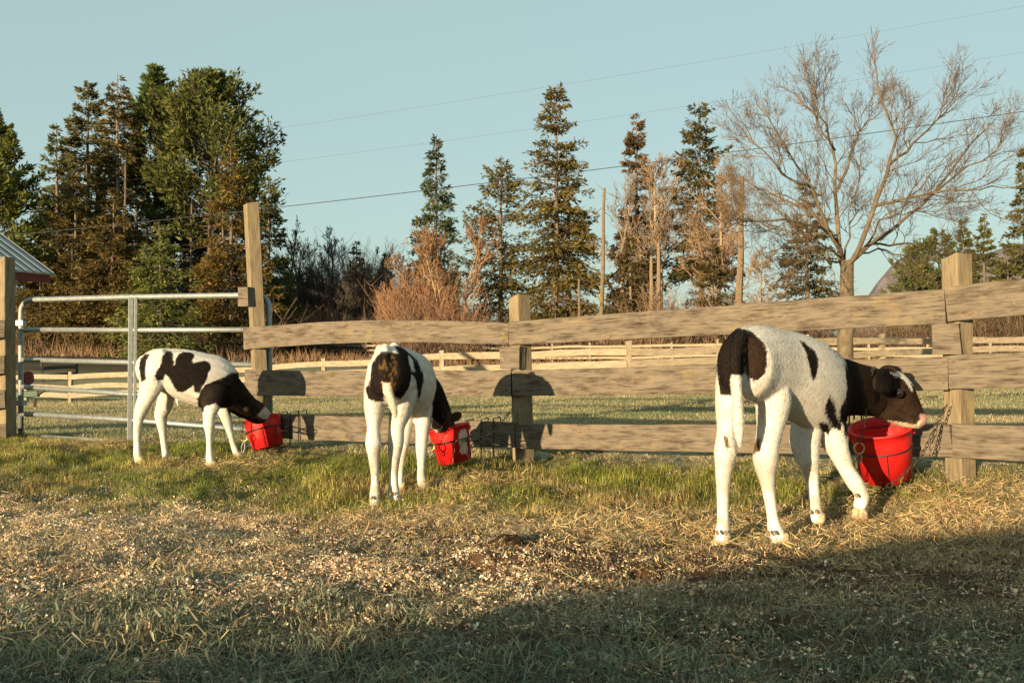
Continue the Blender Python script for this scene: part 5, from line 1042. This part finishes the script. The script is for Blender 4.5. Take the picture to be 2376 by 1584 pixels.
# ------------------------------------------------------------------ ground cover (instanced tufts)
SRC = bpy.data.collections.new('ground_cover_sources')
def src_coll(name, meshes):
    c = bpy.data.collections.new(name)
    for i, m in enumerate(meshes): o = bpy.data.objects.new(f'{name}_{i:02d}', m); c.objects.link(o)
    return c
def blades(rg, n, h, rad, width, bend, colf, flat=0.0, seg=2):
    b = np.stack([rg.normal(0, rad, n), rg.normal(0, rad, n), np.zeros(n) - .004], 1); an = rg.random(n) * 6.28; hh = h * rg.uniform(.45, 1.1, n)
    out_ = np.stack([np.cos(an), np.sin(an), np.zeros(n)], 1); up = np.array([0, 0, 1.0]); bd = bend * rg.uniform(.2, 1.3, n)
    wv = np.stack([-np.sin(an), np.cos(an), np.zeros(n)], 1) * (width * rg.uniform(.6, 1.3, n))[:, None]
    m1 = b + (out_ * (bd * .3)[:, None] + up * (1 - flat * .9)) * (hh * .55)[:, None]; tp = b + (out_ * (bd * 1.0)[:, None] + up * (1 - .35 * np.clip(bd, 0, 2))[:, None] * (1 - flat * .9)) * hh[:, None]
    V = np.stack([b - wv, b + wv, m1 + wv * .8, m1 - wv * .8, tp], 1); base = np.arange(n)[:, None] * 5
    c = colf(rg, n); return V.reshape(-1, 3), [base + np.array([[0, 1, 2, 3]]), base + np.array([[3, 2, 4]])], np.repeat(c, 5, 0)
def gcol(rg, n): return np.array([1, 1, 1]) * rg.uniform(.4, 1.5, (n, 1)) * (1 + rg.normal(0, .12, (n, 3)) * [1, .3, .6])
def mk(builder, k, mat, nm): 
    r = []
    for i in range(k):
        rg = np.random.default_rng(100 + i + len(nm) * 7); a = Acc(); a.add(*builder(rg)); r.append(a.mesh(nm, mat))
    return r
T_grass = src_coll('grass_tuft', mk(lambda rg: blades(rg, 18, .092, .026, .0016, .85, gcol), 7, M_grass, 'grass_tuft'))
T_short = src_coll('short_tuft', mk(lambda rg: blades(rg, 26, .042, .032, .0015, 1.3, gcol, .15), 6, M_grass, 'short_tuft'))
def strawb(rg):
    n = 16; b = np.stack([rg.normal(0, .035, n), rg.normal(0, .035, n), rg.uniform(.0, .02, n)], 1); an = rg.random(n) * 6.28; L = rg.uniform(.018, .06, n); d = np.stack([np.cos(an), np.sin(an), rg.normal(.12, .28, n)], 1)
    cu = rg.normal(0, .22, (n, 3)) * L[:, None] * [1, 1, .35]; wv = np.stack([-np.sin(an), np.cos(an), rg.normal(0, .5, n)], 1) * .0011
    m1 = b + d * L[:, None] * .5 + cu; e = b + d * L[:, None]; V = np.stack([b - wv, b + wv, m1 + wv, m1 - wv, e + wv * .5, e - wv * .5], 1); i = np.arange(n)[:, None] * 6
    return V.reshape(-1, 3), [np.concatenate([i + np.array([[0, 1, 2, 3]]), i + np.array([[3, 2, 4, 5]])])], np.repeat(gcol(rg, n), 6, 0)
T_straw = src_coll('straw_bit', mk(strawb, 7, M_straw, 'straw_bit'))
def chipb(rg):
    n = 7; c = np.stack([rg.normal(0, .03, n), rg.normal(0, .03, n), rg.uniform(.002, .02, n)], 1); s = rg.uniform(.004, .014, n)
    a = nrm(rg.normal(0, 1, (n, 3)) * [1, 1, .45]); bb = nrm(np.cross(a, rg.normal(0, 1, (n, 3)) * [.4, .4, 1])); cu = nrm(np.cross(a, bb)) * (s * .45)[:, None]
    a = a * s[:, None]; bb = bb * (s * rg.uniform(.4, .9, n))[:, None]
    V = np.stack([c - a - bb, c - a * .9 + bb, c + bb * 1.1 + cu, c - bb * .9 + cu, c + a + bb * .7, c + a * .8 - bb], 1); i = np.arange(n)[:, None] * 6
    return V.reshape(-1, 3), [np.concatenate([i + np.array([[0, 1, 2, 3]]), i + np.array([[3, 2, 4, 5]])])], np.repeat(gcol(rg, n), 6, 0)
T_chip = src_coll('shaving', mk(chipb, 7, M_chip, 'shaving'))

def scatter(name, label, cat, coll, p, scale, tintc, seed, tilt=.15):
    rg = np.random.default_rng(seed); n = len(p); me = bpy.data.meshes.new(name); me.vertices.add(n); me.vertices.foreach_set('co', np.asarray(p, np.float32).ravel())
    rot = np.stack([rg.normal(0, tilt, n), rg.normal(0, tilt, n), rg.random(n) * 6.28], 1).astype(np.float32)
    me.attributes.new('rot', 'FLOAT_VECTOR', 'POINT').data.foreach_set('vector', rot.ravel())
    me.attributes.new('scl', 'FLOAT', 'POINT').data.foreach_set('value', np.asarray(scale, np.float32))
    me.attributes.new('idx', 'INT', 'POINT').data.foreach_set('value', rg.integers(0, len(coll.objects), n).astype(np.int32))
    me.attributes.new('tint', 'FLOAT_COLOR', 'POINT').data.foreach_set('color', np.concatenate([tintc, np.ones((n, 1))], 1).astype(np.float32).ravel())
    o = put(name, me); tag(o, label, cat, 'stuff')
    ng = bpy.data.node_groups.new(name, 'GeometryNodeTree'); ng.interface.new_socket('Geometry', in_out='INPUT', socket_type='NodeSocketGeometry'); ng.interface.new_socket('Geometry', in_out='OUTPUT', socket_type='NodeSocketGeometry')
    gi = ng.nodes.new('NodeGroupInput'); go = ng.nodes.new('NodeGroupOutput'); ip = ng.nodes.new('GeometryNodeInstanceOnPoints'); ci = ng.nodes.new('GeometryNodeCollectionInfo')
    ci.inputs['Collection'].default_value = coll; ci.inputs['Separate Children'].default_value = True; ci.inputs['Reset Children'].default_value = True; ip.inputs['Pick Instance'].default_value = True
    def na(nm, ty): x = ng.nodes.new('GeometryNodeInputNamedAttribute'); x.data_type = ty; x.inputs['Name'].default_value = nm; return [s for s in x.outputs if s.enabled and s.name == 'Attribute'][0]
    ng.links.new(gi.outputs[0], ip.inputs['Points']); ng.links.new(ci.outputs[0], ip.inputs['Instance']); ng.links.new(na('idx', 'INT'), ip.inputs['Instance Index'])
    ng.links.new(na('rot', 'FLOAT_VECTOR'), ip.inputs['Rotation']); ng.links.new(na('scl', 'FLOAT'), ip.inputs['Scale']); ng.links.new(ip.outputs[0], go.inputs[0])
    m = o.modifiers.new('scatter', 'NODES'); m.node_group = ng
    return o

def sample(n, x0, x1, y0, y1, seed, dens):
    rg = np.random.default_rng(seed); X = rg.uniform(x0, x1, n); Y = rg.uniform(y0, y1, n)
    inside = np.abs(X) < .56 * Y + .5; X, Y = X[inside], Y[inside]
    k = rg.random(len(X)) < dens(X, Y); X, Y = X[k], Y[k]
    return X, Y, gz(X, Y), rg
def mixt(base, alt, f): return base * (1 - f)[:, None] + np.asarray(alt) * f[:, None]
# tall green grass near the fence
def dg(X, Y): g, s, c, d, w_ = zones(X, Y); return np.clip(g * (1 - .55 * np.clip(s, 0, 1)) * (.55 + 1.1 * fbm(X * 2.6, Y * 2.6, 3, 14)), 0, 1) * (Y < fenceY(X) + .25)
X, Y, Z, rg = sample(42000, -5, 5, 4.0, 9.2, 1, dg)
g_, s_, c_, d_, w_ = zones(X, Y); pat = fbm(X * 1.8, Y * 1.8, 3, 51)
base = np.tile(np.array([.27, .275, .05]), (len(X), 1)); base = mixt(base, [.46, .35, .15], np.clip((pat - .42) * 3.5 + rg.normal(.42, .3, len(X)), 0, 1)); base = mixt(base, [.17, .21, .05], np.clip((.42 - pat) * 3, 0, 1)); base = mixt(base, [.27, .29, .055], np.clip(sstep(-.3, .6, X) * sstep(.9, .3, (fenceY(X) - Y) * .84) * .6 * (fbm(X * 2.2, Y * 2.2, 2, 93) > .38), 0, 1))
sc_ = (.3 + 1.15 * fbm(X * 3.1, Y * 3.1, 3, 61)) * (.55 + .55 * g_) * np.where(X < -1.2, .7, .88) * (.45 + .55 * sstep(.0, .3, fenceY(X) - Y))
scatter('grass', 'green and yellow tufted grass along the foot of the front fence', 'grass', T_grass, np.stack([X, Y, Z], 1), sc_ * rg.uniform(.7, 1.25, len(X)), base * (.3 + 1.15 * fbm(X * 8, Y * 8, 3, 91))[:, None] * rg.uniform(.75, 1.3, (len(X), 1)), 2)
# short matted, partly frosted grass over the rest of the yard
def ds(X, Y): g, s, c, d, w_ = zones(X, Y); return np.clip((.75 - .45 * np.clip(c, 0, 1)) * (1 - .8 * d) * (.35 + 1.2 * fbm(X * 2, Y * 2, 3, 24)) * (1 - .6 * g), 0, 1)
X, Y, Z, rg = sample(42000, -4.6, 4.6, 1.9, 6.6, 3, ds)
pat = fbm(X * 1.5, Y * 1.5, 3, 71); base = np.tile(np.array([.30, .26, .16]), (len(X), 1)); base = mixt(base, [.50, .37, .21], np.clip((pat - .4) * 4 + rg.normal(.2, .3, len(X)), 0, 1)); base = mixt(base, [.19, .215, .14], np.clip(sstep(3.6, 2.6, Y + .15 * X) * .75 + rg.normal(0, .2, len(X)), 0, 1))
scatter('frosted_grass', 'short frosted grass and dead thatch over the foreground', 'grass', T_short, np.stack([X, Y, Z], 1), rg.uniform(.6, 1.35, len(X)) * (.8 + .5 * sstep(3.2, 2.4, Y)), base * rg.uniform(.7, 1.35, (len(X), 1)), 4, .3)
# straw
def dst(X, Y): g, s, c, d, w_ = zones(X, Y); return np.clip(.05 + .95 * s + .15 * (1 - g) * (1 - .6 * d), 0, 1)
X, Y, Z, rg = sample(40000, -4.5, 4.5, 1.9, 8.2, 5, dst); g_, s_, c_, d_, w_ = zones(X, Y)
base = np.tile(np.array([.55, .40, .19]), (len(X), 1)); base = mixt(base, [.34, .24, .125], np.clip(rg.normal(.5, .3, len(X)) - .4 * s_, 0, 1))
scatter('straw', 'loose golden straw and dead stems trodden into the ground', 'straw', T_straw, np.stack([X, Y, Z + .03 * np.clip(s_, 0, 1) * rg.random(len(X))], 1), rg.uniform(.6, 1.25, len(X)), base * rg.uniform(.7, 1.3, (len(X), 1)), 6, .2)
# wood shavings
def dch(X, Y): g, s, c, d, w_ = zones(X, Y); return np.clip(c * 1.5 * (1 - .55 * d) + .03, 0, 1)
X, Y, Z, rg = sample(150000, -4.5, 4.5, 1.9, 6.0, 7, dch)
base = np.tile(np.array([.70, .52, .33]), (len(X), 1)); base = mixt(base, [.80, .65, .47], rg.random(len(X)))
scatter('wood_shavings', 'pale wood shavings scattered thickest at the left', 'shavings', T_chip, np.stack([X, Y, Z], 1), rg.uniform(.17, .5, len(X)) * np.where(Y < 3.3, 1.3, 1.0), base * rg.uniform(.65, 1.2, (len(X), 1)), 8, .35)
X, Y, Z, rg = sample(80000, -4.5, 4.5, 1.9, 6.2, 17, lambda X, Y: np.clip((1 - zones(X, Y)[0]) * (.3 + .6 * zones(X, Y)[3] - .28 * np.clip(zones(X, Y)[2] * 1.4, 0, 1)).clip(0, 1) * (.3 + 1.3 * fbm(X * 5, Y * 5, 3, 19)), 0, 1))
base = np.tile(np.array([.13, .085, .05]), (len(X), 1)); base = mixt(base, [.26, .18, .11], rg.random(len(X)))
scatter('soil_crumbs', 'trampled brown soil crumbs and rotted bedding over the yard', 'soil', T_chip, np.stack([X, Y, Z], 1), rg.uniform(.22, .6, len(X)), base * rg.uniform(.6, 1.25, (len(X), 1)), 18, .4)
# field beyond the fence
rg = np.random.default_rng(9); n = 60000; Y = 7 + 27 * rg.random(n) ** 1.6; X = rg.uniform(-.56, .56, n) * Y * 1.05; k = Y > fenceY(X) + .15; X, Y = X[k], Y[k]
stp = np.exp(-((Y - 14.2 - .12 * (X - 3)) / .75) ** 2) * sstep(.6, 1.8, X); k = rg.random(len(X)) > stp * .9; X, Y = X[k], Y[k]; Z = gz0(X, Y)
pat = fbm(X * .5, Y * .5, 4, 81); base = np.tile(np.array([.36, .33, .18]), (len(X), 1)); base = mixt(base, [.46, .38, .22], np.clip((pat - .4) * 4, 0, 1)); base = mixt(base, [.26, .28, .14], np.clip((.42 - pat) * 4, 0, 1))
scatter('field_grass', 'short frosty field grass beyond the front fence', 'grass', T_short, np.stack([X, Y, Z], 1), rg.uniform(.7, 1.2, len(X)) * (.9 + Y * .055), base * rg.uniform(.8, 1.25, (len(X), 1)), 10, .15)
